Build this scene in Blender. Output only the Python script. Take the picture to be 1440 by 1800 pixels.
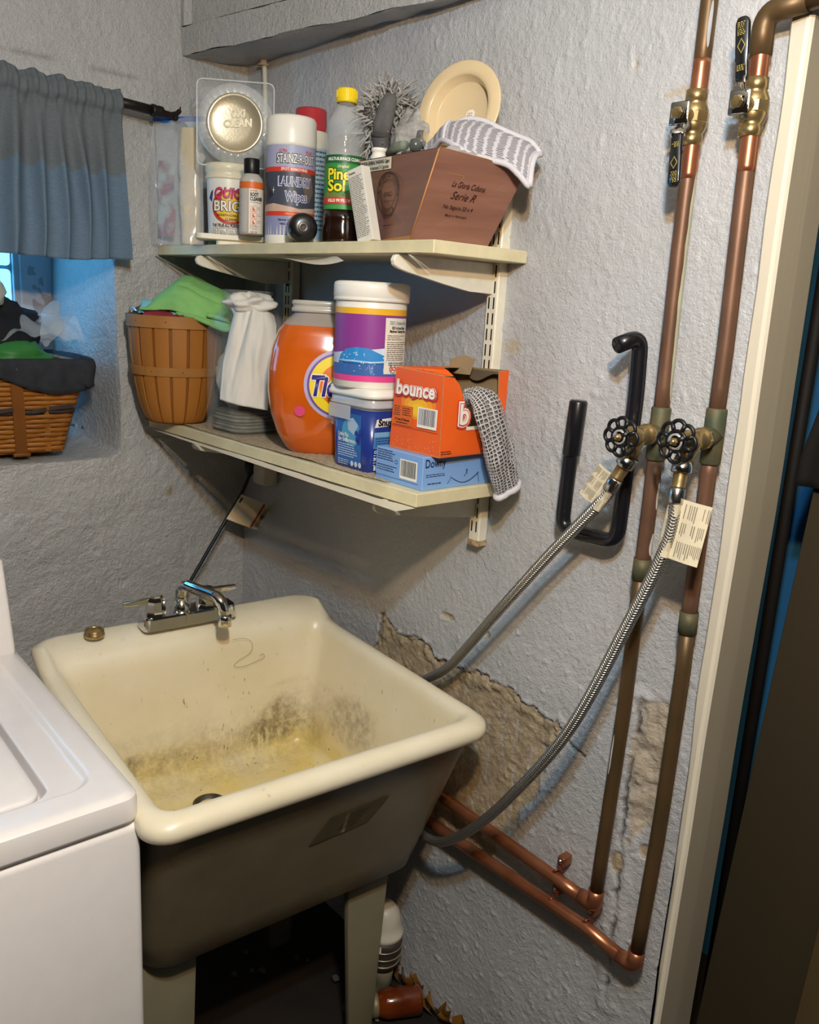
import bpy, bmesh, math, random
import numpy as np
from mathutils import Matrix, Vector, Euler
for o in list(bpy.data.objects): bpy.data.objects.remove(o)
random.seed(5)
S = bpy.context.scene
COL = S.collection
PI = math.pi
# ------------------------------------------------------------------ camera
cam_d = bpy.data.cameras.new('camera'); cam = bpy.data.objects.new('camera', cam_d); COL.objects.link(cam)
CAMP = Vector((1.86486, -1.08852, 1.52709))
def cam_matrix(yaw, pitch, roll):
    f = Vector((-math.sin(yaw)*math.cos(pitch), math.cos(yaw)*math.cos(pitch), -math.sin(pitch)))
    r = Vector((math.cos(yaw), math.sin(yaw), 0)); u = r.cross(f)
    r2 = r*math.cos(roll)+u*math.sin(roll); u2 = u*math.cos(roll)-r*math.sin(roll)
    m = Matrix((r2, u2, -f)).transposed().to_4x4(); m.translation = CAMP
    return m
cam.matrix_world = cam_matrix(0.84182, 0.24111, 0.05837)
cam_d.sensor_fit = 'HORIZONTAL'; cam_d.sensor_width = 36.0; cam_d.lens = 36.0*1481.94/1440
cam_d.clip_start = 0.02
S.camera = cam
# ------------------------------------------------------------------ light, exposure
S.view_settings.view_transform = 'Standard'; S.view_settings.look = 'None'
S.view_settings.gamma = 1; S.view_settings.use_curve_mapping = False
S.view_settings.exposure = 0.0
W = bpy.data.worlds.new('world'); S.world = W; W.use_nodes = True
W.node_tree.nodes['Background'].inputs[0].default_value = (1.0, 0.86, 0.68, 1)
W.node_tree.nodes['Background'].inputs[1].default_value = 0.018
def lamp(name, loc, power, col, rad):
    d = bpy.data.lights.new(name, 'POINT'); d.energy = power; d.color = col; d.shadow_soft_size = rad
    o = bpy.data.objects.new(name, d); o.location = loc; COL.objects.link(o); o['kind'] = 'helper'
    return o
lamp('warm_bulb', (1.79, -0.92, 1.93), 43.0, (1.0, 0.68, 0.38), 0.03)
lamp('cool_bulb', (1.755, -0.95, 2.06), 42.0, (0.58, 0.82, 1.0), 0.03)

# ------------------------------------------------------------------ helpers
def tag(o, label=None, cat=None, group=None, kind=None):
    if label: o['label'] = label
    if cat: o['category'] = cat
    if group: o['group'] = group
    if kind: o['kind'] = kind
    return o
def thing(name, loc=(0,0,0), rz=0.0, label=None, cat=None, group=None):
    o = bpy.data.objects.new(name, None); COL.objects.link(o)
    o.location = loc; o.rotation_euler = (0, 0, rz); o.empty_display_size = 0.02
    return tag(o, label, cat, group)

class G:
    """collects shapes, builds ONE mesh object"""
    def __init__(s): s.v=[]; s.f=[]; s.m=[]; s.s=[]; s.mats=[]; s.uv=None
    def mi(s, mat):
        if mat not in s.mats: s.mats.append(mat)
        return s.mats.index(mat)
    def add(s, vf, mat, M=None, smooth=True):
        v, f = vf; b = len(s.v); i = s.mi(mat)
        s.v += [tuple(M @ Vector(p)) for p in v] if M is not None else [tuple(p) for p in v]
        s.f += [tuple(k+b for k in q) for q in f]
        s.m += [i]*len(f); s.s += [smooth]*len(f)
        return s
    def build(s, name, parent=None, loc=None, rot=None, kind=None, label=None):
        me = bpy.data.meshes.new(name); me.from_pydata(s.v, [], s.f)
        for m in s.mats: me.materials.append(m)
        me.polygons.foreach_set('material_index', s.m); me.polygons.foreach_set('use_smooth', s.s)
        me.update()
        o = bpy.data.objects.new(name, me); COL.objects.link(o)
        if parent: o.parent = parent
        if loc: o.location = loc
        if rot: o.rotation_euler = rot
        if kind: o['kind'] = kind
        if label: o['label'] = label
        return o
def T(x=0, y=0, z=0): return Matrix.Translation((x, y, z))
def RX(a): return Matrix.Rotation(a, 4, 'X')
def RY(a): return Matrix.Rotation(a, 4, 'Y')
def RZ(a): return Matrix.Rotation(a, 4, 'Z')
def SC(x, y, z): return Matrix.Diagonal((x, y, z, 1))

def from_bm(bm):
    bm.verts.ensure_lookup_table(); bm.verts.index_update()
    r = [tuple(v.co) for v in bm.verts], [tuple(v.index for v in f.verts) for f in bm.faces]
    bm.free(); return r
def box(x0, x1, y0, y1, z0, z1, bev=0.0, seg=2):
    bm = bmesh.new(); bmesh.ops.create_cube(bm, size=1)
    for v in bm.verts:
        v.co = (x0+(v.co.x+.5)*(x1-x0), y0+(v.co.y+.5)*(y1-y0), z0+(v.co.z+.5)*(z1-z0))
    if bev > 0: bmesh.ops.bevel(bm, geom=bm.edges[:], offset=bev, segments=seg, affect='EDGES', profile=.5)
    return from_bm(bm)
def hexa(c, bev=0.0, seg=2):
    """8 corners: bottom loop 4 (ccw from above), top loop 4"""
    bm = bmesh.new(); vs = [bm.verts.new(p) for p in c]
    for q in ((3,2,1,0),(4,5,6,7),(0,1,5,4),(1,2,6,5),(2,3,7,6),(3,0,4,7)): bm.faces.new([vs[i] for i in q])
    if bev > 0: bmesh.ops.bevel(bm, geom=bm.edges[:], offset=bev, segments=seg, affect='EDGES', profile=.5)
    return from_bm(bm)
def prism(poly, z0, z1, bev=0.0):
    bm = bmesh.new(); n = len(poly)
    a = [bm.verts.new((x, y, z0)) for x, y in poly]; b = [bm.verts.new((x, y, z1)) for x, y in poly]
    bm.faces.new(a[::-1]); bm.faces.new(b)
    for i in range(n): bm.faces.new((a[i], a[(i+1)%n], b[(i+1)%n], b[i]))
    if bev > 0: bmesh.ops.bevel(bm, geom=bm.edges[:], offset=bev, segments=1, affect='EDGES')
    return from_bm(bm)
def lathe(prof, n=32, sx=1.0, sy=1.0):
    v=[]; f=[]; rings=[]
    for r, z in prof:
        if r < 1e-6: rings.append([len(v)]); v.append((0, 0, z))
        else:
            rings.append(list(range(len(v), len(v)+n)))
            v += [(r*sx*math.cos(2*PI*i/n), r*sy*math.sin(2*PI*i/n), z) for i in range(n)]
    for a, b in zip(rings, rings[1:]):
        for i in range(n):
            j = (i+1) % n
            if len(a) == 1 and len(b) == 1: continue
            if len(a) == 1: f.append((a[0], b[j], b[i]))
            elif len(b) == 1: f.append((a[i], a[j], b[0]))
            else: f.append((a[i], a[j], b[j], b[i]))
    return v, f
def spline(pts, n=8):
    P = [Vector(p) for p in pts]; out = []
    for i in range(len(P)-1):
        p0 = P[i-1] if i else P[0]*2-P[1]; p1, p2 = P[i], P[i+1]
        p3 = P[i+2] if i+2 < len(P) else P[-1]*2-P[-2]
        for k in range(n):
            t = k/n
            out.append(.5*((2*p1)+(p2-p0)*t+(2*p0-5*p1+4*p2-p3)*t*t+(3*p1-p0-3*p2+p3)*t**3))
    out.append(P[-1]); return out
def frames(P):
    out = []; N = None
    for i, p in enumerate(P):
        t = (P[min(i+1, len(P)-1)]-P[max(i-1, 0)])
        t = t.normalized() if t.length > 1e-9 else Vector((0,0,1))
        if N is None:
            N = t.orthogonal().normalized()
        else:
            N = (N-t*N.dot(t)); N = N.normalized() if N.length > 1e-6 else t.orthogonal().normalized()
        out.append((t, N, t.cross(N)))
    return out
def tube(pts, r, n=12, caps=True, smooth=0, flat=1.0, close=False):
    P = spline(pts, smooth) if smooth else [Vector(p) for p in pts]
    R = [r]*len(P) if not isinstance(r, (list, tuple)) else [r[min(len(r)-1, int(i*(len(r)-1)/max(1, len(P)-1)+.5))] for i in range(len(P))] if len(r) != len(P) else r
    v=[]; f=[]
    for p, rr, (t, N, B) in zip(P, R, frames(P)):
        v += [tuple(p+N*(rr*math.cos(2*PI*i/n))+B*(rr*flat*math.sin(2*PI*i/n))) for i in range(n)]
    m = len(P)
    for k in range(m if close else m-1):
        a = k*n; b = ((k+1) % m)*n
        f += [(a+i, a+(i+1)%n, b+(i+1)%n, b+i) for i in range(n)]
    if caps and not close:
        f.append(tuple(range(n))[::-1]); f.append(tuple((m-1)*n+i for i in range(n)))
    return v, f
def fillet(pts, r, n=6):
    P = [Vector(p) for p in pts]; out = [P[0]]
    for i in range(1, len(P)-1):
        a = (P[i-1]-P[i]); b = (P[i+1]-P[i]); rr = min(r, a.length*.49, b.length*.49)
        A = P[i]+a.normalized()*rr; B = P[i]+b.normalized()*rr
        for k in range(n+1):
            t = k/n; out.append(A*(1-t)**2+P[i]*2*t*(1-t)+B*t*t)
    out.append(P[-1]); return out
def grid(fn, nu, nv, wu=False, flip=False):
    v = [tuple(fn(i/(nu if wu else nu-1), j/(nv-1))) for j in range(nv) for i in range(nu)]
    f = []
    for j in range(nv-1):
        for i in range(nu if wu else nu-1):
            q = (j*nu+i, j*nu+(i+1)%nu, (j+1)*nu+(i+1)%nu, (j+1)*nu+i)
            f.append(q[::-1] if flip else q)
    return v, f
def rrect(w, d, r, n=6):
    """rounded rectangle loop centred on 0, ccw"""
    out = []
    for cx, cy, a0 in ((w/2-r, d/2-r, 0), (-w/2+r, d/2-r, PI/2), (-w/2+r, -d/2+r, PI), (w/2-r, -d/2+r, 1.5*PI)):
        for k in range(n+1):
            a = a0+PI/2*k/n; out.append((cx+r*math.cos(a), cy+r*math.sin(a)))
    return out
def loops(L, cap0=True, cap1=True):
    n = len(L[0]); v = [p for l in L for p in l]; f = []
    for k in range(len(L)-1):
        f += [(k*n+i, k*n+(i+1)%n, (k+1)*n+(i+1)%n, (k+1)*n+i) for i in range(n)]
    if cap0: f.append(tuple(range(n))[::-1])
    if cap1: f.append(tuple((len(L)-1)*n+i for i in range(n)))
    return v, f
# --- printing on surfaces: surf(u, v, off) -> point; u to the right, v up, off outwards
def cyl(R, a0=0.0):
    return lambda u, v, o: ((R+o)*math.cos(a0+u/R), (R+o)*math.sin(a0+u/R), v)
def plane(o, ud, vd):
    o = Vector(o); ud = Vector(ud).normalized(); vd = Vector(vd); vd = (vd-ud*vd.dot(ud)).normalized(); n = ud.cross(vd)
    return lambda u, v, off: tuple(o+ud*u+vd*v+n*off)
def p_rect(sf, u0, u1, v0, v1, off=.0004, step=.006):
    nu = max(2, int(abs(u1-u0)/step)+2); nv = max(2, int(abs(v1-v0)/.03)+2)
    return grid(lambda a, b: sf(u0+(u1-u0)*a, v0+(v1-v0)*b, off), nu, nv)
def p_disc(sf, cu, cv, ru, rv, off=.0005, n=28, r0=0.0, a0=0, a1=2*PI):
    full = abs(a1-a0-2*PI) < 1e-6
    return grid(lambda a, b: sf(cu+ru*(r0+(1-r0)*b)*math.cos(a0+(a1-a0)*a), cv+rv*(r0+(1-r0)*b)*math.sin(a0+(a1-a0)*a), off), n if full else n+1, 5, wu=full, flip=True) 
def p_poly(sf, pts, off=.0005):
    bm = bmesh.new(); bm.faces.new([bm.verts.new((x, y, 0)) for x, y in pts])
    if bm.faces[:] and bm.faces[:][0].calc_area() and sum(pts[i][0]*pts[(i+1)%len(pts)][1]-pts[(i+1)%len(pts)][0]*pts[i][1] for i in range(len(pts))) < 0:
        bmesh.ops.reverse_faces(bm, faces=bm.faces[:])
    return wrap_bm(bm, sf, off)
def wrap_bm(bm, sf, off, step=.005):
    xs = [v.co.x for v in bm.verts]
    if xs:
        x = math.ceil(min(xs)/step)*step
        while x < max(xs):
            bmesh.ops.bisect_plane(bm, geom=bm.verts[:]+bm.edges[:]+bm.faces[:], plane_co=(x, 0, 0), plane_no=(1, 0, 0)); x += step
    bmesh.ops.triangulate(bm, faces=[f for f in bm.faces if len(f.verts) > 4])
    v, f = from_bm(bm)
    return [sf(p[0], p[1], off) for p in v], f
_tc = {}
def text2d(s, size=1.0, bold=0.0, shear=0.0, spacing=1.0):
    k = (s, bold, shear, spacing)
    if k not in _tc:
        c = bpy.data.curves.new('t', 'FONT'); c.body = s; c.size = 1; c.align_x = 'CENTER'; c.align_y = 'CENTER'
        c.offset = bold; c.shear = shear; c.space_character = spacing; c.resolution_u = 3
        o = bpy.data.objects.new('t', c); me = bpy.data.meshes.new_from_object(o)
        _tc[k] = ([tuple(v.co) for v in me.vertices], [tuple(p.vertices) for p in me.polygons])
        bpy.data.objects.remove(o); bpy.data.curves.remove(c); bpy.data.meshes.remove(me)
    v, f = _tc[k]
    return [(x*size, y*size) for x, y, _ in v], f
def p_text(sf, s, cu, cv, size, off=.0008, bold=0.0, shear=0.0, fit=None, align='C', rot=0.0, spacing=1.0):
    v, f = text2d(s, size, bold, shear, spacing)
    if not v: return [], []
    x0 = min(p[0] for p in v); x1 = max(p[0] for p in v)
    k = 1.0
    if fit: k = fit/(x1-x0)
    mid = (x0+x1)/2
    if align == 'L': mid = x0
    bm = bmesh.new(); ca, sa = math.cos(rot), math.sin(rot)
    vs = []
    for x, y in v:
        x = (x-mid)*k; vs.append(bm.verts.new((cu+x*ca-y*sa, cv+x*sa+y*ca, 0)))
    for q in f:
        try: bm.faces.new([vs[i] for i in q])
        except ValueError: pass
    return wrap_bm(bm, sf, off)
def p_lines(sf, u0, u1, vtop, n, pitch, h, off=.0007, ragged=.3):
    """rows of fine print"""
    V=[]; F=[]
    for i in range(n):
        w = u0
        end = u1-(u1-u0)*ragged*random.random()
        while w < end-.001:
            l = random.uniform(.003, .009)*min(1, (u1-u0)/.03); e = min(end, w+l)
            v, f = p_rect(sf, w, e, vtop-i*pitch-h, vtop-i*pitch, off); b = len(V); V += v; F += [tuple(k+b for k in q) for q in f]
            w = e+.0012
    return V, F
def barcode(g, sf, u0, u1, v0, v1, off, white, black):
    g.add(p_rect(sf, u0, u1, v0, v1, off), white)
    u = u0+(u1-u0)*.07
    while u < u1-(u1-u0)*.07:
        w = random.choice((.0006, .0009, .0014)); g.add(p_rect(sf, u, u+w, v0+(v1-v0)*.14, v1-(v1-v0)*.06, off+.0004), black); u += w+random.choice((.0007, .001, .0015))

# ------------------------------------------------------------------ numpy noise
_rs = np.random.RandomState(3); _perm = _rs.rand(64, 64, 64)
def vnoise(x, y, z):
    xi = np.floor(x).astype(int); yi = np.floor(y).astype(int); zi = np.floor(z).astype(int)
    fx, fy, fz = x-xi, y-yi, z-zi
    fx = fx*fx*(3-2*fx); fy = fy*fy*(3-2*fy); fz = fz*fz*(3-2*fz)
    g = lambda a, b, c: _perm[(xi+a) % 64, (yi+b) % 64, (zi+c) % 64]
    l = lambda a, b, t: a+(b-a)*t
    return l(l(l(g(0,0,0), g(1,0,0), fx), l(g(0,1,0), g(1,1,0), fx), fy), l(l(g(0,0,1), g(1,0,1), fx), l(g(0,1,1), g(1,1,1), fx), fy), fz)*2-1
def fbm(x, y, z, s, o=3):
    t = 0; a = 1.0; n = 0
    for i in range(o):
        t = t+a*vnoise(x*s+17.3*i, y*s+5.1*i, z*s+9.7*i); n += a; a *= .5; s *= 2.03
    return t/n
def n1(x, y, z, s=1.0, o=2): return float(fbm(np.array([x]), np.array([y]), np.array([z]), s, o)[0])

# ------------------------------------------------------------------ materials
def srgb(c):
    if isinstance(c, str): c = tuple(int(c[i:i+2], 16)/255 for i in (0, 2, 4))
    return tuple(x/12.92 if x <= .04045 else ((x+.055)/1.055)**2.4 for x in c)
_mc = {}
def mat(col, rough=.5, metal=0.0, var=.12, vs=30.0, bump=0.0, bs=200.0, col2=None, trans=0.0, alpha=1.0, coat=0.0, sss=0.0, ior=1.45, spec=.5, stretch=None, emit=0.0, thr=None):
    key = repr((col, rough, metal, var, vs, bump, bs, col2, trans, alpha, coat, sss, ior, spec, stretch, emit, thr))
    if key in _mc: return _mc[key]
    m = bpy.data.materials.new('m_'+str(col)); m.use_nodes = True
    nt = m.node_tree; N = nt.nodes; L = nt.links; b = N['Principled BSDF']
    c = srgb(col)
    b.inputs['Roughness'].default_value = rough; b.inputs['Metallic'].default_value = metal
    b.inputs['Transmission Weight'].default_value = trans; b.inputs['Alpha'].default_value = alpha
    b.inputs['Coat Weight'].default_value = coat; b.inputs['Coat Roughness'].default_value = .08
    b.inputs['IOR'].default_value = ior; b.inputs['Specular IOR Level'].default_value = spec
    if sss: b.inputs['Subsurface Weight'].default_value = sss; b.inputs['Subsurface Radius'].default_value = (.01, .006, .004); b.inputs['Subsurface Scale'].default_value = .5
    tc = N.new('ShaderNodeTexCoord'); src = tc.outputs['Object']
    if stretch:
        mp = N.new('ShaderNodeMapping'); mp.inputs['Scale'].default_value = stretch; L.new(src, mp.inputs[0]); src = mp.outputs[0]
    if var or col2:
        n = N.new('ShaderNodeTexNoise'); n.inputs['Scale'].default_value = vs; n.inputs['Detail'].default_value = 5; L.new(src, n.inputs['Vector'])
        r = N.new('ShaderNodeValToRGB'); L.new(n.outputs['Fac'], r.inputs[0])
        lo, hi = thr or (.3, .7)
        r.color_ramp.elements[0].position = lo; r.color_ramp.elements[1].position = hi
        if col2: ca, cb = c, srgb(col2)
        else: ca, cb = tuple(x*(1-var) for x in c), tuple(min(1, x*(1+var)) for x in c)
        r.color_ramp.elements[0].color = (*ca, 1); r.color_ramp.elements[1].color = (*cb, 1)
        L.new(r.outputs[0], b.inputs['Base Color'])
        if emit: L.new(r.outputs[0], b.inputs['Emission Color'])
    else: b.inputs['Base Color'].default_value = (*c, 1)
    if emit:
        b.inputs['Emission Strength'].default_value = emit
        if not (var or col2): b.inputs['Emission Color'].default_value = (*c, 1)
    if bump:
        n2 = N.new('ShaderNodeTexNoise'); n2.inputs['Scale'].default_value = bs; n2.inputs['Detail'].default_value = 4; L.new(src, n2.inputs['Vector'])
        bp = N.new('ShaderNodeBump'); bp.inputs['Strength'].default_value = bump; bp.inputs['Distance'].default_value = .002
        L.new(n2.outputs['Fac'], bp.inputs['Height']); L.new(bp.outputs[0], b.inputs['Normal'])
    _mc[key] = m
    return m
def ink(c): return mat(c, .45, var=0)

def wall_mat(name, paint, bare, dark, bs=330.0, bstr=.42, rough=.36):
    """thick glossy masonry paint; attribute 'bare' = paint gone, 'crack' = open crack"""
    m = bpy.data.materials.new(name); m.use_nodes = True; nt = m.node_tree; N = nt.nodes; L = nt.links; b = N['Principled BSDF']
    tc = N.new('ShaderNodeTexCoord')
    def noise(s, d=5, r=.5):
        n = N.new('ShaderNodeTexNoise'); n.inputs['Scale'].default_value = s; n.inputs['Detail'].default_value = d; n.inputs['Roughness'].default_value = r
        L.new(tc.outputs['Object'], n.inputs['Vector']); return n.outputs['Fac']
    def ramp(f, stops):
        r = N.new('ShaderNodeValToRGB'); L.new(f, r.inputs[0])
        while len(r.color_ramp.elements) < len(stops): r.color_ramp.elements.new(.5)
        for e, (p, c) in zip(r.color_ramp.elements, stops): e.position = p; e.color = (*c, 1)
        return r.outputs[0]
    def mix(f, a, c):
        x = N.new('ShaderNodeMix'); x.data_type = 'RGBA'; L.new(f, x.inputs[0]); L.new(a, x.inputs[6]); L.new(c, x.inputs[7]); return x.outputs[2]
    pc = ramp(noise(4), [(.3, tuple(x*.90 for x in srgb(paint))), (.7, tuple(min(1, x*1.07) for x in srgb(paint)))])
    bc = ramp(noise(38, 8, .65), [(.3, tuple(x*.62 for x in srgb(bare))), (.55, srgb(bare)), (.75, tuple(min(1, x*1.3) for x in srgb(bare)))])
    a = N.new('ShaderNodeAttribute'); a.attribute_name = 'bare'
    c = N.new('ShaderNodeAttribute'); c.attribute_name = 'crack'
    st = N.new('ShaderNodeAttribute'); st.attribute_name = 'stain'
    dk = N.new('ShaderNodeRGB'); dk.outputs[0].default_value = (*srgb(dark), 1)
    sc = N.new('ShaderNodeRGB'); sc.outputs[0].default_value = (*srgb('b39a68'), 1)
    x = mix(st.outputs['Fac'], pc, sc.outputs[0]); x = mix(a.outputs['Fac'], x, bc); x = mix(c.outputs['Fac'], x, dk.outputs[0])
    L.new(x, b.inputs['Base Color'])
    mr = N.new('ShaderNodeMapRange'); mr.inputs[3].default_value = rough; mr.inputs[4].default_value = .9; L.new(a.outputs['Fac'], mr.inputs[0]); L.new(mr.outputs[0], b.inputs['Roughness'])
    b1 = N.new('ShaderNodeBump'); b1.inputs['Strength'].default_value = bstr; b1.inputs['Distance'].default_value = .004; L.new(noise(bs, 3, .5), b1.inputs['Height'])
    b2 = N.new('ShaderNodeBump'); b2.inputs['Strength'].default_value = bstr; b2.inputs['Distance'].default_value = .006; L.new(noise(bs*.33, 3), b2.inputs['Height'])
    L.new(b1.outputs[0], b2.inputs['Normal']); L.new(b2.outputs[0], b.inputs['Normal'])
    return m
M_WALL = wall_mat('wall_paint', 'bbbcbf', 'b5a387', '4a3f33')
M_WALLL = wall_mat('wall_paint_l', 'b2b1b0', '9c8c70', '40362c', 290, .62, .28)
cream = mat('e3dcc3', .35, var=.06, vs=12, bump=.15, bs=90)
white_metal = mat('e6e0cd', .35, var=.07, vs=40, bump=.1)
shelf_face = mat('d6cba6', .4, var=.10, vs=25)
white_pl = mat('ece8de', .35, var=.03)
chrome = mat('d8d8d6', .07, 1.0, var=.04, vs=60)
brass = mat('b0986a', .30, .85, var=.18, vs=60, bump=.1, bs=120)
steel = mat('c9c6c0', .22, 1.0, var=.1, vs=80)
copper = mat('7a5a48', .45, .45, col2='5f4838', vs=9, thr=(.42, .72), bump=.08, bs=60)
copper_new = mat('b87a5a', .32, .75, col2='965a3c', vs=14, thr=(.35, .7))
copper_dull = mat('6e5438', .45, .5, col2='544830', vs=8, thr=(.38, .7), bump=.08, bs=60)
verdigris = mat('48503e', .6, .3, col2='665c40', vs=40, thr=(.35, .65), bump=.2, bs=90)
black_rub = mat('15151a', .3, var=.1, coat=.3)
black_pl = mat('121214', .4, var=.1)
rub_dip = mat('17181c', .28, var=.15, coat=.5)

# ------------------------------------------------------------------ structure: walls
def np_mesh(name, X, Y, Z, mat_, attrs=None, mask=None, flip=False):
    nv, nu = X.shape
    co = np.stack([X, Y, Z], -1).reshape(-1, 3)
    i = np.arange(nu*nv).reshape(nv, nu)
    q = np.stack([i[:-1, :-1], i[:-1, 1:], i[1:, 1:], i[1:, :-1]], -1).reshape(-1, 4)
    if flip: q = q[:, ::-1]
    if mask is not None: q = q[mask[:-1, :-1].reshape(-1)]
    me = bpy.data.meshes.new(name)
    me.vertices.add(len(co)); me.vertices.foreach_set('co', co.astype(np.float32).ravel())
    me.loops.add(q.size); me.loops.foreach_set('vertex_index', q.astype(np.int32).ravel())
    me.polygons.add(len(q)); me.polygons.foreach_set('loop_start', np.arange(0, q.size, 4, dtype=np.int32))
    me.polygons.foreach_set('use_smooth', np.ones(len(q), bool))
    me.update(calc_edges=True); me.validate()
    for k, a in (attrs or {}).items():
        at = me.attributes.new(k, 'FLOAT', 'POINT'); at.data.foreach_set('value', a.astype(np.float32).ravel())
    me.materials.append(mat_)
    o = bpy.data.objects.new(name, me); COL.objects.link(o); o['kind'] = 'structure'
    return o
def poly_sd(px, pz, poly):
    """signed distance, positive inside"""
    P = np.array(poly); n = len(P); d = np.full(px.shape, 1e9); ins = np.zeros(px.shape, bool)
    for i in range(n):
        a, b = P[i], P[(i+1) % n]; e = b-a
        t = np.clip(((px-a[0])*e[0]+(pz-a[1])*e[1])/(e@e), 0, 1)
        d = np.minimum(d, np.hypot(px-a[0]-t*e[0], pz-a[1]-t*e[1]))
        c = (a[1] > pz) != (b[1] > pz)
        ins ^= c & (px < (b[0]-a[0])*(pz-a[1])/(b[1]-a[1]+1e-12)+a[0])
    return np.where(ins, d, -d)
def line_d(px, pz, pts):
    d = np.full(px.shape, 1e9)
    for a, b in zip(pts, pts[1:]):
        a, b = np.array(a), np.array(b); e = b-a
        t = np.clip(((px-a[0])*e[0]+(pz-a[1])*e[1])/(e@e), 0, 1)
        d = np.minimum(d, np.hypot(px-a[0]-t*e[0], pz-a[1]-t*e[1]))
    return d
ss = lambda a, b, x: (lambda t: t*t*(3-2*t))(np.clip((x-a)/(b-a), 0, 1))
# right wall (y = 0 plane, room on the -y side)
xs = np.concatenate([np.arange(-.03, .55, .006), np.arange(.55, 1.305, .0034)]); zs = np.concatenate([np.arange(.02, .98, .0036), np.arange(.98, 2.32, .0055)])
X, Z = np.meshgrid(xs, zs); O = np.zeros_like(X)
wob = fbm(X, O, Z, 22, 4)*.018+fbm(X, O+3, Z, 90, 2)*.005
bare1 = [(.575,.885),(.633,.868),(.704,.868),(.748,.848),(.804,.855),(.88,.862),(.939,.857),(.994,.852),(1.066,.843),(1.069,.816),(1.026,.695),(.987,.6),(.932,.5),(.836,.47),(.72,.5),(.62,.62),(.55,.8)]
bare2 = [(1.214,.955),(1.258,.96),(1.268,.875),(1.264,.785),(1.24,.731),(1.222,.690),(1.213,.781),(1.208,.858)]
s1 = poly_sd(X, Z, bare1)+wob; s2 = poly_sd(X, Z, bare2)+wob*.7
b1 = ss(-.002, .003, s1); b2 = ss(-.004, .004, s2)*.75
chips = 0*X
for cx, cz, rx, rz in ((.771,.945,.018,.005),(1.074,1.873,.004,.005),(.878,.944,.010,.007),(.391,1.21,.006,.005),(1.176,.73,.008,.006),(1.205,.655,.012,.02),(1.255,.70,.012,.012)):
    chips = np.maximum(chips, ss(1.15, .9, np.hypot((X-cx)/rx, (Z-cz)/rz)+wob*25))
bare = np.clip(b1+b2+chips, 0, 1)
crk = [(1.211,.945),(1.213,.882),(1.207,.828),(1.209,.758),(1.211,.696),(1.214,.612),(1.216,.547),(1.214,.512),(1.219,.48),(1.217,.434),(1.222,.39)]
wx = X+fbm(X, O+9, Z, 60, 3)*.008
dc = line_d(wx, Z, crk); dc2 = line_d(wx, Z, [(1.066,.841),(1.08,.83),(1.094,.816),(1.119,.807)])
dr = np.abs(s1-.001+fbm(X, O+2, Z, 70, 2)*.004)
crack = ss(.0042, .0012, dc)*ss(.25, .55, vnoise(X*0, O, Z*40)*.5+.5)+ss(.0032, .001, dc2)+ss(.0028, .0008, dr)*(Z > .80)*.8
crack = np.clip(crack, 0, 1)
# flat sandy crust along the upper edge of the bare patch
crust = ss(.026, .006, np.abs(s1-.012))*(Z > .78)
stain = .5*ss(.02, .004, np.hypot((X-.888)/1.2, Z-1.467)+fbm(X, O, Z, 60, 3)*.012)+.5*ss(.025, .004, line_d(wx, Z, [(1.13,1.826),(1.165,1.832)])*3+.002)
drip = 0*X
for k in range(7):
    x0 = .84+.033*k+.012*math.sin(k*3.1); zt = .83-.02*(k % 3); zb = .58+.04*(k % 4)
    drip = np.maximum(drip, ss(.0024, .0012, np.abs(X-x0-.002*np.sin(Z*60+k)))*(Z < zt)*(Z > zb)*(fbm(X*0+k, O, Z, 60, 2) > -.15))
disp = fbm(X, O, Z, 2.2, 2)*.007*ss(2.1,1.8,Z)+fbm(X, O, Z, 9, 3)*.0022+fbm(X, O, Z*.6, 55, 3)*.0007+np.maximum(0, fbm(X, O+6, Z, 110, 2)-.34)*.006
disp += -bare*.0045+crust*(.0030+fbm(X, O, Z, 75, 3)*.0055)+bare*fbm(X, O, Z, 190, 2)*.0014-crack*.005+b2*fbm(X, O, Z, 45, 4)*.009
disp += .004*ss(.02, .0, np.abs(dc-.012))*(Z < 1)
bare_c = np.clip(bare*(1-drip*.8), 0, 1)
wr = np_mesh('wall_right', X, -disp, Z, M_WALL, dict(bare=bare_c, crack=crack*.85, stain=stain))
tag(wr, 'thickly painted pale blue grey masonry wall with crumbling bare patches')
# left wall (x = 0 plane, room on the +x side) with the window recess
yb = np.concatenate([np.arange(-1.75, -.62, .012), np.arange(-.62, -.40, .006), np.arange(-.40, -.305, .0011), np.arange(-.305, .0301, .005)])
zb = np.concatenate([np.arange(.02, .85, .012), np.arange(.85, 1.13, .0055), np.arange(1.13, 1.19, .0008), np.arange(1.19, 1.84, .007), np.arange(1.84, 1.87, .002), np.arange(1.87, 2.32, .008)])
Yl, Zl = np.meshgrid(yb, zb); O = np.zeros_like(Yl)
edge = fbm(O, Yl, Zl, 7, 2)*.006
ty = (-.319+edge-Yl)/.036; tz = (Zl-1.148-edge*.7)/.024; tt_ = (1.865-Zl)/.02
k_ = .35
sm = lambda a, b: -np.log(np.exp(-a/k_)+np.exp(-b/k_))*k_
t = np.clip(sm(sm(ty, tz), tt_), 0, 1)
dep = np.where(t < .3, (t/.3)**2.2*.05, .05+(t-.3)/.7*.25)
wmask = ~((t >= .999) & (Yl < -.43) & (Zl > 1.2) & (Zl < 1.84))
PX = -dep; PY = Yl; PZ = Zl
def grad_n(A, B, C):
    du = np.stack([np.gradient(q, axis=1) for q in (A, B, C)], -1); dv = np.stack([np.gradient(q, axis=0) for q in (A, B, C)], -1)
    n = np.cross(du, dv); n /= np.linalg.norm(n, axis=-1, keepdims=True)+1e-12; return n
nn = grad_n(PX, PY, PZ)
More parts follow.
